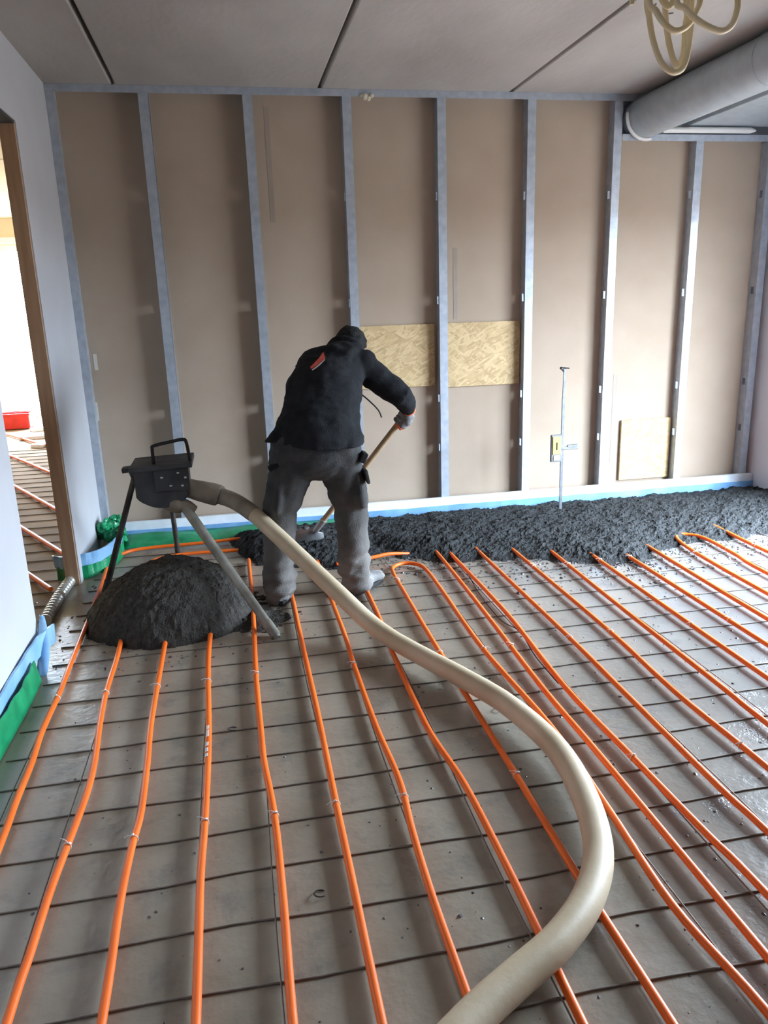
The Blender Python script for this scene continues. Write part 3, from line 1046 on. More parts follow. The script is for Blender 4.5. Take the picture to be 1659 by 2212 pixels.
# ------------------------------------------------------------------ ducts under the ceiling
duct = thing('round_duct', (2.80, 5.1, 2.60), 'round grey ventilation duct under the ceiling ending at the stud wall', 'duct')
bm = bmesh.new()
DC = (2.803, 2.590)
DR = 0.130
P = [(DC[0], y, DC[1]) for y in (1.2, 2.2, 2.9)]
bm = bmesh.new()
tube(bm, [(DC[0], -2.44, DC[1]), (DC[0], 3.86, DC[1])], DR, 40)
put('duct_pipe', bm, M['duct'], duct, smooth=False)
bm = bmesh.new()
tube(bm, [(DC[0], 3.84, DC[1]), (DC[0], 5.19, DC[1])], DR - 0.003, 40)
put('duct_pipe', bm, M['duct'], duct, smooth=False)
for ch in duct.children:
    ch.data.polygons.foreach_set('use_smooth', [len(p.vertices) == 4 for p in ch.data.polygons])
bm = bmesh.new()
ring(bm, (DC[0], 3.86, DC[1]), (0, 1, 0), DR + 0.001, 0.005, 40, 6)
put('joint_ring', bm, M['duct'], duct, smooth=True)
bm = bmesh.new()
ellipsoid(bm, (DC[0] + 0.085, 3.865, DC[1] - 0.101), 0.006, 0.006, 0.006)
put('screw', bm, M['bolt'], duct, smooth=True)
bm = bmesh.new()
ring(bm, (DC[0], 5.10, DC[1]), (0, 1, 0), DR + 0.008, 0.012, 28, 8, math.radians(75), math.radians(190), ref=(1, 0, 0))
put('sealing_collar', bm, M['tie'], duct, smooth=True, label='white sealing collar round the end of the duct')
flat = thing('flat_duct', (3.44, 4.0, 2.55), 'smooth grey rectangular sheet metal duct beside the round one', 'duct')
put('casing', bxm(3.115, RX - 0.02, -2.44, 5.125, 2.540, CZ - 0.012, bev=0.006), M['duct'], flat)
put('seam_flange', bxm(3.11, RX - 0.018, 2.60, 2.63, 2.533, CZ - 0.012, bev=0.002), M['duct'], flat)
tubeo = thing('white_tube', (3.2, 5.08, 2.505), 'white plastic tube lying along the header track under the ducts', 'tube')
bm = bmesh.new()
tube(bm, [(2.90, 5.105, 2.512), (3.57, 5.10, 2.512)], 0.019, 16)
tube(bm, [(3.57, 5.10, 2.512), (3.61, 5.10, 2.512)], [0.019, 0.006], 16)
put('tube_body', bm, M['tie'], tubeo, smooth=True)
bm = bmesh.new()
ring(bm, (2.92, 5.105, 2.512), (1, 0, 0), 0.021, 0.004, 18, 6)
tube(bm, [(2.92, 5.10, 2.533), (2.915, 5.10, 2.556)], 0.004, 6)
tube(bm, [(2.955, 5.10, 2.533), (2.95, 5.10, 2.556)], 0.004, 6)
put('clip', bm, M['greyp'], tubeo, smooth=True, label='grey clip at the left end')

# ------------------------------------------------------------------ coiled conduit under the ceiling
CY = 2.5
coil = thing('conduit_coil', (1.45, CY, CZ), 'cream cable conduit hanging from the ceiling in loose loops', 'conduit')


def loop(pts, r=0.0095):
    bm_ = bmesh.new()
    tube(bm_, catmull(pts, 8), r, 10)
    put('conduit_loop', bm_, M['conduit'], coil, smooth=True)


SCL = 1.0


def cpt(u, v, y):
    d = FWD + RGT * ((u - 829.5) / 1660.3) - UPV * ((v - 1106) / 1660.3)
    return EYE + d * (y / d.y)


loop([(1.40, 2.50, CZ + 0.01), (1.385, 2.50, 2.60)] + [cpt(*q) for q in ((1399, -20, 2.50), (1403, 40, 2.50), (1413, 95, 2.49), (1431, 138, 2.48), (1455, 156, 2.48), (1477, 143, 2.49), (1489, 90, 2.50), (1494, 20, 2.51))] + [(1.50, 2.52, 2.58), (1.46, 2.53, CZ + 0.01)])
loop([(1.44, 2.56, CZ + 0.01), (1.435, 2.56, 2.58)] + [cpt(*q) for q in ((1437, 10, 2.56), (1440, 60, 2.56), (1449, 110, 2.55), (1462, 143, 2.54), (1476, 120, 2.55), (1480, 60, 2.56), (1483, 5, 2.57))] + [(1.475, 2.57, 2.58), (1.44, 2.57, CZ + 0.01)])
loop([(1.42, 2.44, CZ + 0.01), (1.40, 2.44, 2.55)] + [cpt(*q) for q in ((1405, -10, 2.44), (1418, 25, 2.43), (1437, 53, 2.42), (1460, 67, 2.42), (1485, 55, 2.43), (1504, 25, 2.44), (1514, -10, 2.45))] + [(1.52, 2.46, 2.55), (1.47, 2.47, CZ + 0.01)])
loop([(1.46, 2.40, CZ + 0.01), (1.43, 2.40, 2.52)] + [cpt(*q) for q in ((1462, -8, 2.40), (1480, 18, 2.40), (1502, 40, 2.40), (1530, 58, 2.40), (1560, 67, 2.40), (1582, 52, 2.40), (1593, 18, 2.40), (1594, -20, 2.40))] + [(1.60, 2.42, 2.55), (1.53, 2.45, CZ + 0.01)])
loop([cpt(1425, -12, 2.46), cpt(1437, 8, 2.45), cpt(1449, 12, 2.45), cpt(1457, -6, 2.46)], 0.010)
put('ceiling_box', bxm(1.38, 1.52, 2.40, 2.58, CZ - 0.05, CZ - 0.001, bev=0.008), M['conduit'], coil)
end = thing('conduit_end', (1.33, 2.5, CZ), 'single cream conduit end hanging left of the coiled conduit', 'conduit')
bm = bmesh.new()
tube(bm, [(1.30, 2.50, CZ), (1.305, 2.50, 2.55), cpt(1363, -20, 2.5), cpt(1365, 10, 2.5)], 0.007, 10)
put('conduit_stub', bm, M['conduit'], end, smooth=True)
bm = bmesh.new()
cz = CZ - 0.002
tube(bm, catmull([(2.005, 3.62, cz), (2.035, 3.70, cz - 0.004), (2.09, 3.735, cz - 0.005), (2.15, 3.72, cz)], 6), 0.003, 6)
props(put('wire_hook', bm, M['wire'], smooth=True), 'thin dark bent wire against the concrete ceiling', 'wire')

# ------------------------------------------------------------------ levelling staff with laser receiver
st = thing('levelling_staff', (2.151, 4.806, 0.05), 'thin grey levelling staff with a yellow laser receiver stuck in the screed', 'measuring staff')
bm = bmesh.new()
obox(bm, (2.149, 4.806, 0.42), (1, 0, 0), (0, 1, 0), (0, 0, 1), 0.010, 0.006, 0.40, bev=0.001)
put('rod', bm, M['rod'], st)
bm = bmesh.new()
obox(bm, (2.150, 4.806, 0.905), (1, 0, 0), (0, 1, 0), (0, 0, 1), 0.0085, 0.005, 0.105, bev=0.001)
put('extension_rod', bm, M['rod'], st)
bm = bmesh.new()
obox(bm, (2.150, 4.803, 1.015), (1, 0, -0.12), (0, 1, 0), (0.12, 0, 1), 0.028, 0.012, 0.004, bev=0.001)
obox(bm, (2.131, 4.803, 1.004), (0.75, 0, -0.66), (0, 1, 0), (0.66, 0, 0.75), 0.016, 0.01, 0.003)
put('top_hook', bm, M['black'], st, label='dark hook plate on top')
bm = bmesh.new()
box(bm, 2.062, 2.136, 4.782, 4.806, 0.392, 0.575, bev=0.004)
rc = put('receiver', bm, M['greyp'], st, label='grey and yellow laser receiver')
put('face_plate', bxm(2.071, 2.128, 4.777, 4.783, 0.443, 0.565, bev=0.002), M['yellow'], rc, label='pale yellow face')
put('display', bxm(2.096, 2.103, 4.7745, 4.7775, 0.475, 0.525), M['black'], rc)
put('button_pad', bxm(2.078, 2.122, 4.778, 4.784, 0.402, 0.436, bev=0.003), M['tie'], rc, label='white button pad')
bm = bmesh.new()
box(bm, 2.136, 2.262, 4.790, 4.812, 0.468, 0.488, bev=0.003)
tube(bm, [(2.185, 4.80, 0.49), (2.255, 4.80, 0.49)], 0.012, 10)
put('clamp', bm, M['rod'], st)

# ------------------------------------------------------------------ screed
def field(name, x0, x1, y0, y1, step, hfun, mat, label, cut=0.002):
    nx = int((x1 - x0) / step) + 1
    ny = int((y1 - y0) / step) + 1
    X, Y = np.meshgrid(np.linspace(x0, x1, nx), np.linspace(y0, y1, ny), indexing='xy')
    Z, dx, dy = hfun(X, Y)
    V = np.stack([X + dx, Y + dy, np.maximum(Z, 0.0005)], -1).reshape(-1, 3)
    keep = Z > cut
    idx = np.arange(nx * ny).reshape(ny, nx)
    q = keep[:-1, :-1] | keep[1:, :-1] | keep[:-1, 1:] | keep[1:, 1:]
    F = np.stack([idx[:-1, :-1], idx[:-1, 1:], idx[1:, 1:], idx[1:, :-1]], -1)[q]
    used = np.unique(F)
    rm = np.zeros(nx * ny, int)
    rm[used] = np.arange(len(used))
    me = bpy.data.meshes.new(name)
    me.from_pydata(V[used].tolist(), [], rm[F].tolist())
    me.materials.append(mat)
    o = bpy.data.objects.new(name, me)
    COL.objects.link(o)
    return props(o, label, 'screed', kind='stuff')


def nz2(X, Y, sx_, sy_, seed, oct_=3):
    P = np.stack([X.ravel() * sx_, Y.ravel() * sy_, np.full(X.size, 0.37)], -1)
    return fbm(P, oct_, seed).reshape(X.shape)


EDGE = np.array([(-0.12, 4.92), (-0.05, 4.62), (0.05, 4.38), (0.2, 4.28), (0.36, 4.16), (0.5, 4.12), (0.66, 4.30), (0.8, 4.36), (0.92, 4.22), (1.12, 4.07), (1.36, 4.06), (1.58, 4.03), (1.76, 3.93), (1.96, 3.80), (2.15, 3.72), (2.30, 3.86), (2.45, 3.97), (2.62, 4.02), (2.80, 4.03), (3.1, 4.02), (3.9, 3.95)])


def bed_h(X, Y):
    rot = (X * 0.86 + Y * 0.5), (-X * 0.5 + Y * 0.86)
    e = np.interp(X, EDGE[:, 0], EDGE[:, 1]) + 0.05 * nz2(X, Y, 9, 9, 11, 4)
    d = Y - e
    left = (X + 0.13 + 0.05 * nz2(X, Y, 10, 10, 12)) / 0.16
    T = 0.062 + 0.05 * np.exp(-((X - 0.25) / 0.35) ** 2 - ((Y - 4.6) / 0.25) ** 2)
    f = np.clip(d / 0.30, -0.2, 1)
    f = np.where(f > 0, f ** 0.75, f)
    lf = np.clip(left, 0, 1)
    lump = 0.012 * nz2(rot[0], rot[1], 7, 15, 21, 3) + 0.011 * nz2(rot[0], rot[1], 22, 60, 31, 3) + 0.006 * nz2(X, Y, 90, 90, 41, 2)
    back = np.clip((5.09 - Y) / 0.30, 0, 1) * 0.68 + 0.32
    H = T * f * lf * back * np.where((X > 2.4), 0.9, 1.0) + lump * np.clip(f * 2.5, 0, 1) * lf
    return H, 0.006 * nz2(X, Y, 70, 70, 51, 2), 0.006 * nz2(X, Y, 70, 70, 52, 2)


field('screed_bed', -0.16, RX - 0.005, 3.62, 5.085, 0.0095, bed_h, M['screed'], 'long bed of rough dark grey screed heaped along the stud wall')

MC = (-0.37, 3.70)


def mound_h(X, Y):
    rx = np.where(X < MC[0], 0.43, 0.40)
    ry = np.where(Y < MC[1], 0.39, 0.46)
    a = 0.035 * nz2(X, Y, 8, 8, 61, 4)
    r = np.sqrt(((X - MC[0]) / rx) ** 2 + ((Y - MC[1]) / ry) ** 2) + a
    f = np.clip(1 - r ** 2.2, -0.1, 1)
    H = 0.275 * np.where(f > 0, f ** 0.80, f)
    # a thin tail of spilt screed to the right front
    tail = 0.028 * np.exp(-((X - 0.02) / 0.16) ** 2 - ((Y - 3.52) / 0.14) ** 2) + 0.02 * np.exp(-((X + 0.03) / 0.10) ** 2 - ((Y - 3.80) / 0.2) ** 2) - 0.010
    H = np.maximum(H, tail + 0.008 * nz2(X, Y, 30, 30, 63, 2))
    lump = 0.010 * nz2(X * 0.9 + Y * 0.4, Y * 0.9 - X * 0.4, 11, 28, 71, 3) + 0.006 * nz2(X, Y, 75, 75, 73, 2)
    return H + lump * np.clip(H / 0.03, 0, 1), 0.005 * nz2(X, Y, 60, 60, 75, 2), 0.005 * nz2(X, Y, 60, 60, 76, 2)


field('screed_mound', -0.95, 0.32, 3.15, 4.35, 0.0085, mound_h, M['screed_dark'], 'rounded dark mound of wet screed poured under the tripod')

# crumbs and splashes around the bed and on the right half of the floor
V, F = [], []


def crumb(x, y, r):
    i = len(V)
    a = random.uniform(0, 6.28)
    for k in range(5):
        t = a + k * 1.2566
        rr = r * random.uniform(0.7, 1.3)
        V.append((x + rr * math.cos(t), y + rr * math.sin(t) * 1.2, 0.0004))
    V.append((x + r * random.uniform(-.3, .3), y + r * random.uniform(-.3, .3), r * random.uniform(0.45, 0.9)))
    for k in range(5):
        F.append((i + k, i + (k + 1) % 5, i + 5))


for _ in range(2000):
    x = random.uniform(0.6, 3.7)
    e = float(np.interp(x, EDGE[:, 0], EDGE[:, 1]))
    y = e - abs(random.gauss(0, 0.22)) + 0.05
    crumb(x, y, abs(random.gauss(0.004, 0.003)) + 0.0012)
for _ in range(260):
    a, d = random.uniform(0, 6.28), abs(random.gauss(0, 0.16))
    crumb(MC[0] + (0.43 + d) * math.cos(a), MC[1] + (0.42 + d) * math.sin(a), abs(random.gauss(0.003, 0.003)) + 0.001)
for _ in range(1500):
    x = random.uniform(0.3, 3.2)
    y = random.uniform(0.9, 3.9)
    if random.random() < min(1, x / 1.6):
        crumb(x, y, abs(random.gauss(0.0022, 0.0018)) + 0.0009)
for _ in range(160):
    crumb(random.uniform(-0.85, 0.6), random.uniform(1.1, 3.4), abs(random.gauss(0.0016, 0.0015)) + 0.0008)
M['crumb'] = mottled('wet_screed_crumb', (0.05, 0.05, 0.05), (0.16, 0.16, 0.165), scale=40, rough=0.22)
me = bpy.data.meshes.new('screed_crumbs')
me.from_pydata(V, [], F)
me.materials.append(M['crumb'])
o = bpy.data.objects.new('screed_crumbs', me)
COL.objects.link(o)
props(o, 'small screed crumbs and splashes scattered over the floor between the pipes', 'screed crumbs', kind='stuff')

# curled shavings on the floor
for (x, y, s, lab) in ((-0.10, 2.53, 0.018, 'small black curled shaving on the floor between pipes left of centre'),
                       (0.115, 1.66, 0.016, 'small dark ring shaped scrap on the floor in the foreground'),
                       (0.87, 2.43, 0.016, 'dark scrap on the floor inside the curve of the hose')):
    bm = bmesh.new()
    ring(bm, (x, y, 0.006), (0.1, 0.2, 1), s, 0.0018, 14, 5, 0.0, 4.6)
    props(put('shaving', bm, M['black'], smooth=True), lab, 'scrap')

# ------------------------------------------------------------------ discharge tripod
tri = thing('screed_tripod', (-0.36, 3.95, 0.0), 'black screed discharge hopper on a three legged stand over the mound', 'tripod')
hx, hy = -0.385, 3.96
# drum: half cylinder below, straight upper part
prof = []
W_, D_ = 0.128, 0.12
for i in range(13):
    a = math.pi + math.pi * i / 12
    prof.append((W_ * math.cos(a) * (0.80 + 0.2 * (1 - abs(math.sin(a)))), 0.575 + 0.060 * math.sin(a)))
prof = [(-W_, 0.715)] + prof + [(W_, 0.715)]
bm = bmesh.new()
rows = [[bm.verts.new((hx + x, hy + s * D_, z)) for x, z in prof] for s in (-1, -0.9, 0.9, 1)]
for r_, s in zip(rows, (0.93, 1, 1, 0.93)):
    for v in r_:
        v.co.x = hx + (v.co.x - hx) * s
for A, B in zip(rows, rows[1:]):
    for k in range(len(A)):
        bm.faces.new((A[k], A[(k + 1) % len(A)], B[(k + 1) % len(B)], B[k]))
bm.faces.new(rows[0])
bm.faces.new(rows[-1][::-1])
bmesh.ops.recalc_face_normals(bm, faces=bm.faces)
hop = put('hopper', bm, M['hopper'], tri)
bm = bmesh.new()
obox(bm, (hx + 0.005, hy, 0.722), (1, 0, 0.03), (0, 1, 0), (-0.03, 0, 1), 0.150, 0.145, 0.012, bev=0.004)
obox(bm, (hx - 0.150, hy - 0.06, 0.712), (1, 0, 0.10), (0, 1, 0), (-0.10, 0, 1), 0.035, 0.03, 0.012, bev=0.004)
put('rim_plate', bm, M['hopper'], tri)
bm = bmesh.new()
obox(bm, (hx + 0.05, hy - 0.10, 0.655), (1, 0, 0), (0, 1, 0), (0, 0, 1), 0.085, 0.030, 0.060, bev=0.008)
put('front_plate', bm, M['hopper'], tri)
bm = bmesh.new()
tube(bm, catmull([(hx - 0.030, hy - 0.08, 0.71), (hx - 0.030, hy - 0.08, 0.805), (hx - 0.020, hy - 0.08, 0.823), (hx + 0.06, hy - 0.08, 0.838), (hx + 0.118, hy - 0.08, 0.846), (hx + 0.135, hy - 0.08, 0.830), (hx + 0.145, hy - 0.08, 0.735)], 6), 0.0085, 10)
put('handle', bm, M['black'], tri, smooth=True)
for x, z, y in ((0.005, 0.672, 0.131), (0.085, 0.690, 0.131), (0.118, 0.665, 0.131), (0.045, 0.628, 0.131), (0.10, 0.625, 0.131)):
    bm = bmesh.new()
    ellipsoid(bm, (hx + x, hy - y, z), 0.008, 0.005, 0.006)
    put('bolt', bm, M['bolt'], hop, smooth=True)


def leg(name, a, b, ra, rb, mat, foot):
    bm_ = bmesh.new()
    a, b = Vector(a), Vector(b)
    d = (b - a).normalized()
    tube(bm_, [a, a.lerp(b, 0.5), b - d * 0.015, b], [ra, (ra + rb) / 2, rb, rb * 0.8], 12)
    o_ = put(name, bm_, mat, tri, smooth=True)
    bm_ = bmesh.new()
    tube(bm_, [b - d * 0.10, b - d * 0.012], rb * 1.15, 12)
    put('foot_sleeve', bm_, mat, o_, smooth=True)
    return o_


leg('leg', (-0.505, 3.975, 0.715), (-0.763, 4.053, 0.002), 0.014, 0.017, M['leg_dark'], True)
leg('leg', (-0.375, 4.07, 0.66), (-0.418, 4.703, 0.002), 0.013, 0.015, M['leg_dark'], True)
leg('leg', (-0.315, 3.90, 0.545), (0.107, 3.278, 0.004), 0.026, 0.021, M['leg'], True)
bm = bmesh.new()
obox(bm, (hx - 0.115, hy - 0.04, 0.66), (1, 0, 0.3), (0, 1, 0), (-0.3, 0, 1), 0.028, 0.03, 0.06, bev=0.006)
put('leg_bracket', bm, M['hopper'], tri)
bm = bmesh.new()
tube(bm, catmull([(-0.36, 3.90, 0.535), (-0.32, 3.87, 0.520), (-0.28, 3.86, 0.512), (-0.24, 3.85, 0.485)], 5), [0.050, 0.049, 0.048, 0.047, 0.046, 0.044, 0.042, 0.04, 0.036, 0.034, 0.033, 0.032, 0.031, 0.030, 0.028, 0.026][:16], 16)
put('outlet_elbow', bm, M['coupling'], tri, smooth=True)
bm = bmesh.new()
tube(bm, catmull([(-0.335, 3.90, 0.625), (-0.26, 3.915, 0.590), (-0.19, 3.925, 0.563), (-0.125, 3.93, 0.540), (-0.115, 3.928, 0.536)], 4), [0.048, 0.048, 0.048, 0.048, 0.049, 0.050, 0.052, 0.054, 0.055, 0.056, 0.057, 0.057, 0.056, 0.056, 0.055, 0.05, 0.044], 20)
put('inlet_coupling', bm, M['coupling'], tri, smooth=True)

# ------------------------------------------------------------------ hose
hose = thing('screed_hose', (0.8, 2.0, 0.0), 'thick beige delivery hose curving from the tripod across the pipes to the camera', 'hose')
HP = [(-0.20, 3.93, 0.563), (-0.123, 3.93, 0.538), (-0.044, 3.9, 0.51), (0.043, 3.8, 0.465), (0.136, 3.68, 0.394), (0.234, 3.54, 0.316), (0.326, 3.4, 0.243), (0.412, 3.26, 0.178), (0.503, 3.12, 0.108), (0.586, 2.972, 0.074), (0.686, 2.764, 0.069), (0.775, 2.577, 0.069), (0.873, 2.335, 0.069), (0.925, 2.049, 0.069), (0.904, 1.794, 0.069), (0.845, 1.586, 0.069), (0.752, 1.439, 0.069), (0.624, 1.325, 0.069), (0.484, 1.244, 0.069), (0.359, 1.169, 0.069), (0.2, 1.05, 0.069), (0.02, 0.86, 0.069), (-0.12, 0.6, 0.069)]
P = catmull(HP, 8)
R_ = []
for i in range(len(P)):
    r = 0.0395
    if i < 16:
        r = 0.041
    R_.append(r)
bm = bmesh.new()
tube(bm, P, R_, 24)
put('hose_body', bm, M['hose'], hose, smooth=True)
bm = bmesh.new()
tube(bm, P[6:26], [0.0425] * 19 + [0.0405], 24)
put('muddy_sleeve', bm, M['coupling'], hose, smooth=True, label='muddy brown end of the hose at the coupling')

# ------------------------------------------------------------------ shovel
SH0, SH1 = Vector((0.935, 4.135, 0.885)), Vector((0.43, 4.44, 0.17))
sd = (SH1 - SH0).normalized()
sh = thing('shovel', (0.42, 4.45, 0.05), 'wooden handled shovel held by the worker, pushed into the screed', 'shovel')
bm = bmesh.new()
tube(bm, [SH0 - sd * 0.03, SH0, SH0.lerp(SH1, 0.5), SH1], [0.012, 0.017, 0.0165, 0.0165], 14)
put('handle', bm, M['wood'], sh, smooth=True)
bm = bmesh.new()
tube(bm, [SH1 - sd * 0.07, SH1 + sd * 0.03], [0.021, 0.019], 14)
put('socket', bm, M['blade'], sh, smooth=True)
side = sd.cross(Vector((0, 1, 0.3))).normalized()
nrm = side.cross(sd).normalized()
bm = bmesh.new()
rows = []
for i in range(7):
    f = i / 6
    c = SH1 + sd * (0.02 + 0.20 * f)
    wd = 0.085 if f > 0.12 else 0.055
    rows.append([c + side * wd * k + nrm * (0.018 * k * k - 0.006) for k in (-1, -0.6, -0.2, 0.2, 0.6, 1)])
sheet(bm, rows, 0.0025)
put('blade', bm, M['blade'], sh, smooth=True)

# ------------------------------------------------------------------ the worker
man_loc = (0.36, 3.72, 0.0)
HIP_L, HIP_R = Vector((0.285, 3.745, 0.79)), Vector((0.475, 3.745, 0.79))
KNE_L, KNE_R = Vector((0.185, 3.83, 0.46)), Vector((0.552, 3.84, 0.45))
ANK_L, ANK_R = Vector((0.150, 3.735, 0.10)), Vector((0.545, 3.76, 0.10))
SPINE = [Vector((0.385, 3.745, 0.80)), Vector((0.41, 3.80, 0.92)), Vector((0.455, 3.93, 1.055)), Vector((0.52, 4.08, 1.160)), Vector((0.60, 4.195, 1.215))]
SHO_R, ELB_R, WRI_R = Vector((0.675, 4.08, 1.150)), Vector((0.875, 4.00, 0.985)), Vector((0.922, 4.100, 0.905))
SHO_L, ELB_L, WRI_L = Vector((0.40, 4.12, 1.13)), Vector((0.42, 4.30, 0.84)), Vector((0.585, 4.33, 0.585))
HEAD = Vector((0.655, 4.30, 1.218))
HM = Matrix.Rotation(math.radians(-18), 3, 'Z') @ Matrix.Rotation(math.radians(-38), 3, 'X')   # head bowed down and turned right

bm = bmesh.new()
for a, k, n in ((HIP_L, KNE_L, ANK_L), (HIP_R, KNE_R, ANK_R)):
    limb(bm, [a, a.lerp(k, 0.5), k, k.lerp(n, 0.35), n], [0.082, 0.070, 0.052, 0.050, 0.036])
limb(bm, SPINE, [(0.155, 0.10), (0.14, 0.10), (0.16, 0.105), (0.165, 0.085), (0.065, 0.06)])
limb(bm, [SHO_R, ELB_R, WRI_R], [0.052, 0.040, 0.028])
limb(bm, [SHO_L, ELB_L, WRI_L], [0.052, 0.040, 0.028])
limb(bm, [SPINE[3], SPINE[4], HEAD], [0.07, 0.055, 0.055])
hm = HM


def hp(x, y, z):
    return HEAD + hm @ Vector((x, y, z))


ellipsoid(bm, hp(0, -0.005, 0.02), 0.075, 0.092, 0.095, hm)
ellipsoid(bm, hp(0, 0.035, -0.045), 0.055, 0.058, 0.070, hm)       # jaw
limb(bm, [hp(0, 0.092, 0.015), hp(0, 0.112, -0.022)], [0.010, 0.015])   # nose
limb(bm, [hp(-0.035, 0.082, 0.030), hp(0.035, 0.082, 0.030)], [0.012, 0.012])   # brow
limb(bm, [hp(-0.022, 0.088, -0.058), hp(0.022, 0.088, -0.058)], [0.008, 0.008])   # lips
for s in (-1, 1):
    ellipsoid(bm, hp(s * 0.078, -0.002, -0.010), 0.010, 0.020, 0.030, hm)   # ears
me = fuse(bm, 0.0085, 4)
man = put_mesh('person', me, M['skin'], None)
props(man, 'person in black hoodie and grey work trousers bent over a shovel, seen from behind', 'person')
ORG[man.name] = Vector()
for s in (-1, 1):
    bm = bmesh.new()
    ellipsoid(bm, hp(s * 0.030, 0.083, 0.008), 0.011, 0.008, 0.007, hm)
    put('eye', bm, M['tie'], man, smooth=True)

# trousers
bm = bmesh.new()
for s, a, k, n in ((-1, HIP_L, KNE_L, ANK_L), (1, HIP_R, KNE_R, ANK_R)):
    foot = n + Vector((0.004 * s, 0.0, -0.045))
    limb(bm, [a + Vector((0.012 * s, -0.01, 0.03)), a.lerp(k, 0.45), k, k.lerp(n, 0.5), foot], [(0.118, 0.128), (0.108, 0.112), (0.092, 0.092), (0.086, 0.088), (0.082, 0.088)])
limb(bm, [SPINE[0] + Vector((0, -0.01, -0.04)), SPINE[0] + Vector((0.0, 0.0, 0.06)), SPINE[1]], [(0.205, 0.135), (0.190, 0.118), (0.165, 0.10)])
limb(bm, [HIP_R + Vector((0.095, 0.0, -0.14)), HIP_R + Vector((0.118, 0.01, -0.30))], [(0.035, 0.075), (0.035, 0.075)], side=(1, 0, 0))   # cargo pocket
limb(bm, [HIP_L + Vector((-0.100, 0.0, -0.16)), HIP_L + Vector((-0.122, 0.01, -0.30))], [(0.030, 0.07), (0.030, 0.07)], side=(1, 0, 0))
me = fuse(bm, 0.011, 4)


def folds(c):
    z = c[:, 2]
    q = np.stack([c[:, 0] * 9 + z * 4, c[:, 1] * 9, z * 24 - c[:, 0] * 10], -1)
    low = np.clip((0.35 - z) / 0.3, 0, 1)
    return 0.009 * fbm(q, 3, 91) * (0.7 + low) + 0.006 * np.sin(z * 95 + 6 * c[:, 0]) * low


displace(me, folds)
tro = put_mesh('trousers', me, M['trouser'], man)
bm = bmesh.new()
obox(bm, HIP_R + Vector((0.142, -0.005, -0.155)), (0.98, 0, 0.18), (0, 1, 0), (-0.18, 0, 0.98), 0.008, 0.075, 0.035, bev=0.004)
put('pocket_flap', bm, M['trouser'], tro)
bm = bmesh.new()
obox(bm, Vector((0.160, 3.70, 0.715)), (0.9, 0, 0.43), (0, 1, 0), (-0.43, 0, 0.9), 0.026, 0.03, 0.010, bev=0.003)
put('pocket_tab', bm, M['hoodie'], tro, label='dark tab sticking out at the left hip')
bm = bmesh.new()
obox(bm, Vector((0.60, 3.69, 0.735)), (0.9, 0.1, -0.43), (0, 1, 0), (0.43, 0, 0.9), 0.016, 0.04, 0.026, bev=0.006)
put('pocket_tab', bm, M['hoodie'], tro, label='dark tab at the right hip')

# hoodie
bm = bmesh.new()
limb(bm, [SPINE[0] + Vector((0.002, -0.014, -0.05)), SPINE[0] + Vector((0.002, -0.010, 0.06)), SPINE[0].lerp(SPINE[1], 0.75)] + SPINE[1:4] + [SPINE[3].lerp(SPINE[4], 0.55)],
     [(0.230, 0.168), (0.224, 0.163), (0.206, 0.150), (0.198, 0.142), (0.192, 0.138), (0.172, 0.112), (0.105, 0.085)])
limb(bm, [SPINE[3] + Vector((-0.10, 0.0, -0.005)), SPINE[3] + Vector((0.10, 0, 0.0))], [0.085, 0.085])
limb(bm, [SHO_R + Vector((-0.05, 0, 0.0)), SHO_R, SHO_R.lerp(ELB_R, 0.5), ELB_R, ELB_R.lerp(WRI_R, 0.55), WRI_R], [0.088, 0.086, 0.074, 0.066, 0.056, 0.046])
limb(bm, [SHO_L + Vector((0.05, 0, 0)), SHO_L, SHO_L.lerp(ELB_L, 0.5), ELB_L, ELB_L.lerp(WRI_L, 0.5), WRI_L], [0.088, 0.085, 0.074, 0.066, 0.056, 0.046])
nd = (HEAD - SPINE[4]).normalized()
nk = SPINE[4] + Vector((0.0, -0.005, 0.0))
for i in range(12):                                        # hood bunched round the neck
    a = 2 * math.pi * i / 12
    u = Vector((1, 0, 0)) - nd * nd.x
    u.normalize()
    v = nd.cross(u)
    c0 = nk + u * 0.078 * math.cos(a) + v * 0.066 * math.sin(a)
    a2 = 2 * math.pi * (i + 1) / 12
    c1 = nk + u * 0.078 * math.cos(a2) + v * 0.066 * math.sin(a2)
    limb(bm, [c0, c1], [0.032, 0.032])
limb(bm, [SPINE[3] + Vector((0.0, -0.075, 0.07)), SPINE[4] + Vector((-0.01, -0.075, 0.025))], [(0.10, 0.035), (0.095, 0.04)])
limb(bm, [SPINE[0] + Vector((-0.18, -0.03, 0.085)), SPINE[0] + Vector((-0.245, -0.04, 0.030))], [(0.035, 0.05), (0.022, 0.045)])  # hem flaring out
me = fuse(bm, 0.010, 5)


def hfolds(c):
    q = np.stack([c[:, 0] * 8 + c[:, 2] * 10, c[:, 1] * 8, c[:, 2] * 14 - c[:, 0] * 8], -1)
    q2 = np.stack([c[:, 0] * 30, c[:, 1] * 12, c[:, 2] * 14], -1)
    low = np.clip((0.98 - c[:, 2]) / 0.2, 0, 1)
    return 0.009 * fbm(q, 3, 17) + 0.006 * low * noise3(q2, 18)


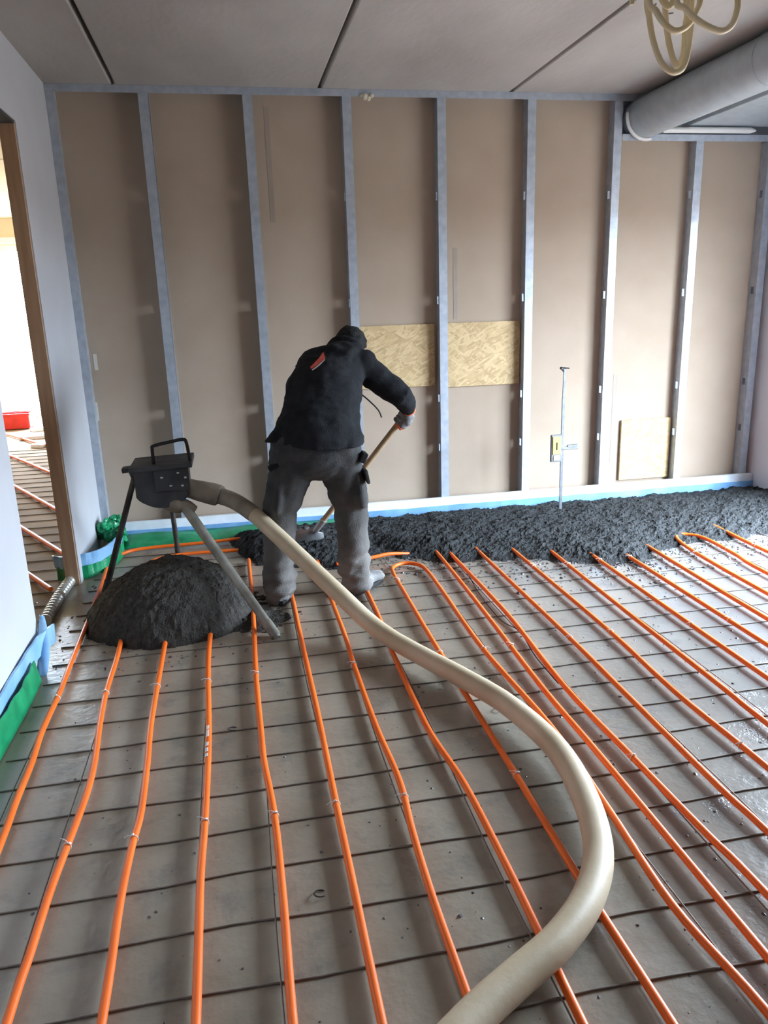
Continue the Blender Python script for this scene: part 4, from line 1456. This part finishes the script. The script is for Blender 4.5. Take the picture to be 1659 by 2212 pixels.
displace(me, hfolds)
hb = bmesh.new()
hb.from_mesh(me)
bmesh.ops.bisect_plane(hb, geom=hb.verts[:] + hb.edges[:] + hb.faces[:], plane_co=(0.385, 3.60, 0.808), plane_no=Vector((0.09, -0.15, 1)).normalized(), clear_inner=True)
he = [e for e in hb.edges if e.is_boundary]
ex = bmesh.ops.extrude_edge_only(hb, edges=he)              # rolled hem
hv = [v for v in ex['geom'] if isinstance(v, bmesh.types.BMVert)]
cen = sum((v.co for v in hv), Vector()) / max(1, len(hv))
for v in hv:
    v.co += Vector((cen.x - v.co.x, cen.y - v.co.y, 0)) * 0.10 + Vector((0, 0, 0.004))
hb.to_mesh(me)
hb.free()
hood = put_mesh('hoodie', me, M['hoodie'], man)
bm = bmesh.new()
tube(bm, catmull([(0.635, 3.985, 1.025), (0.69, 3.965, 0.975), (0.735, 3.955, 0.925), (0.752, 3.955, 0.885)], 5), 0.004, 6)
put('drawstring', bm, M['black'], hood, smooth=True)
# printed red mark on the left shoulder blade, laid on the cloth
from mathutils.bvhtree import BVHTree
bv = BVHTree.FromPolygons([v.co[:] for v in hood.data.vertices], [p.vertices[:] for p in hood.data.polygons])


def decal(name, mat, us, vs_fn, off, lab):
    """strip of cloth print: rays thrown at the back from behind-above find the surface"""
    bm_ = bmesh.new()
    rows_ = []
    for u in us:
        row = []
        for f in (0.0, 0.34, 0.67, 1.0):
            x, z = vs_fn(u, f)
            h = bv.ray_cast(Vector((x, 3.3, z)), Vector((0, 1, 0)))
            if h[0] is None:
                return None
            row.append(bm_.verts.new(h[0] + h[1] * off))
        rows_.append(row)
    for A, B in zip(rows_, rows_[1:]):
        for k in range(3):
            bm_.faces.new((A[k], B[k], B[k + 1], A[k + 1]))
    bmesh.ops.recalc_face_normals(bm_, faces=bm_.faces)
    return put(name, bm_, mat, hood, smooth=True, label=lab)


U9 = [i / 8 for i in range(9)]
decal('print_mark', M['red'], U9, lambda u, f: (0.385 + 0.082 * u, 1.158 + 0.036 * u + 0.010 * u * u + (0.010 + 0.018 * u) * f), 0.003, 'red printed mark on the left shoulder')
decal('print_line', M['palep'], U9, lambda u, f: (0.390 + 0.074 * u, 1.151 + 0.034 * u + 0.010 * u * u + 0.006 * f), 0.003, 'pale printed line under the red mark')

# cap
bm = bmesh.new()
ellipsoid(bm, hp(0, -0.008, 0.035), 0.088, 0.106, 0.098, hm)
ellipsoid(bm, hp(0, -0.035, -0.005), 0.078, 0.075, 0.075, hm)
limb(bm, [hp(-0.05, 0.088, 0.052), hp(0.05, 0.088, 0.052)], [0.016, 0.016])
limb(bm, [hp(-0.03, -0.04, 0.118), hp(0.03, -0.02, 0.125)], [0.018, 0.015])
me = fuse(bm, 0.008, 3)
displace(me, lambda c: 0.005 * fbm(c * 30, 3, 8))
put_mesh('cap', me, M['cap'], man)

# boots
for s, n, toe in ((-1, ANK_L, Vector((-0.10, 0.98, 0)).normalized()), (1, ANK_R, Vector((0.75, 0.66, 0)).normalized())):
    b0 = Vector((n.x, n.y, 0.0))
    bm = bmesh.new()
    limb(bm, [b0 + Vector((0, 0, 0.14)), b0 + Vector((0, 0, 0.06))], [0.055, 0.058])
    limb(bm, [b0 - toe * 0.035 + Vector((0, 0, 0.052)), b0 + toe * 0.09 + Vector((0, 0, 0.048)), b0 + toe * 0.185 + Vector((0, 0, 0.040))], [(0.046, 0.040), (0.050, 0.036), (0.046, 0.030)], side=(toe.y, -toe.x, 0))
    me = fuse(bm, 0.008, 3)
    displace(me, lambda c: 0.004 * fbm(c * 25, 3, 14))
    bt = put_mesh('boot', me, M['boot'], man)
    bm = bmesh.new()
    sd_ = Vector((toe.y, -toe.x, 0))
    outl = []
    for i in range(20):
        a = 2 * math.pi * i / 20
        outl.append(b0 + toe * (0.075 + 0.155 * math.cos(a)) + sd_ * (0.052 * math.sin(a)))
    lo_ = [bm.verts.new((p.x, p.y, 0.006)) for p in outl]
    hi_ = [bm.verts.new((p.x, p.y, 0.030)) for p in outl]
    bm.faces.new(lo_[::-1])
    bm.faces.new(hi_)
    for i in range(20):
        bm.faces.new((lo_[i], lo_[(i + 1) % 20], hi_[(i + 1) % 20], hi_[i]))
    put('sole', bm, M['black'], bt)


def glove(name, wri, axis_pt, axis, palm_n, lab):
    """work glove closed round a stick: axis is the stick direction, palm_n points from stick to back of hand"""
    a = axis.normalized()
    n = (palm_n - a * palm_n.dot(a)).normalized()
    t = a.cross(n)
    rs = 0.017
    bm_ = bmesh.new()
    # palm slab behind the stick
    limb(bm_, [axis_pt + n * 0.034 - a * 0.036, axis_pt + n * 0.034 + a * 0.036], [(0.030, 0.018), (0.030, 0.018)], side=t)
    limb(bm_, [wri, wri.lerp(axis_pt + n * 0.034, 0.6), axis_pt + n * 0.034], [0.034, 0.032, 0.028])
    lens = (1.0, 1.12, 1.06, 0.88)
    for i, off in enumerate((-0.034, -0.0115, 0.0115, 0.034)):
        c = axis_pt + a * off
        rr = rs + 0.0105
        ch = []
        for ang in (35, 80, 130, 180 * lens[i], 225 * lens[i], 262 * lens[i]):
            q = math.radians(ang)
            ch.append(c + n * rr * math.cos(q) * 1.12 + t * rr * math.sin(q) * 1.12)
        ch[0] = c + n * 0.032 + t * 0.014
        limb(bm_, ch, [0.0115, 0.0112, 0.0108, 0.0102, 0.0096, 0.0088], seg=10)
    c = axis_pt - a * 0.046
    th_ = [axis_pt + n * 0.036 - t * 0.022 - a * 0.012, c + n * 0.012 - t * 0.030, c - n * 0.016 - t * 0.026 + a * 0.006, c - n * 0.030 - t * 0.006 + a * 0.012]
    limb(bm_, th_, [0.015, 0.0135, 0.0120, 0.0105], seg=10)
    me_ = fuse(bm_, 0.0042, 2)
    g = put_mesh(name, me_, M['glove'], man)
    g['label'] = lab
    d = (wri - axis_pt).normalized()
    b_ = bmesh.new()
    ring(b_, wri + d * 0.004, d, 0.036, 0.013, 22, 8)
    put('cuff', b_, M['glove_orange'], g, smooth=True, label='orange cuff')
    b_ = bmesh.new()
    limb(b_, [axis_pt - a * -0.048 + n * 0.030 - t * 0.02, axis_pt - a * -0.050 + n * 0.036 + t * 0.012, axis_pt + a * 0.047 + n * 0.012 + t * 0.030], [0.011, 0.012, 0.010], seg=10)
    put('trim', b_, M['glove_orange'], g, smooth=True, label='orange edge of the glove')
    return g


gr = SH0 + sd * 0.045
glove('glove', WRI_R + Vector((0.0, 0.005, -0.004)), gr, sd, WRI_R - gr + Vector((0.25, -0.15, 0.05)) * 0.6, 'grey glove closed round the top of the shovel handle')
gl = SH0 + sd * 0.50
glove('glove', gl + (WRI_L - gl).normalized() * 0.085, gl, sd, WRI_L - gl + Vector((-0.1, 0, 0.02)), 'grey glove of the lower hand, hidden behind the body')
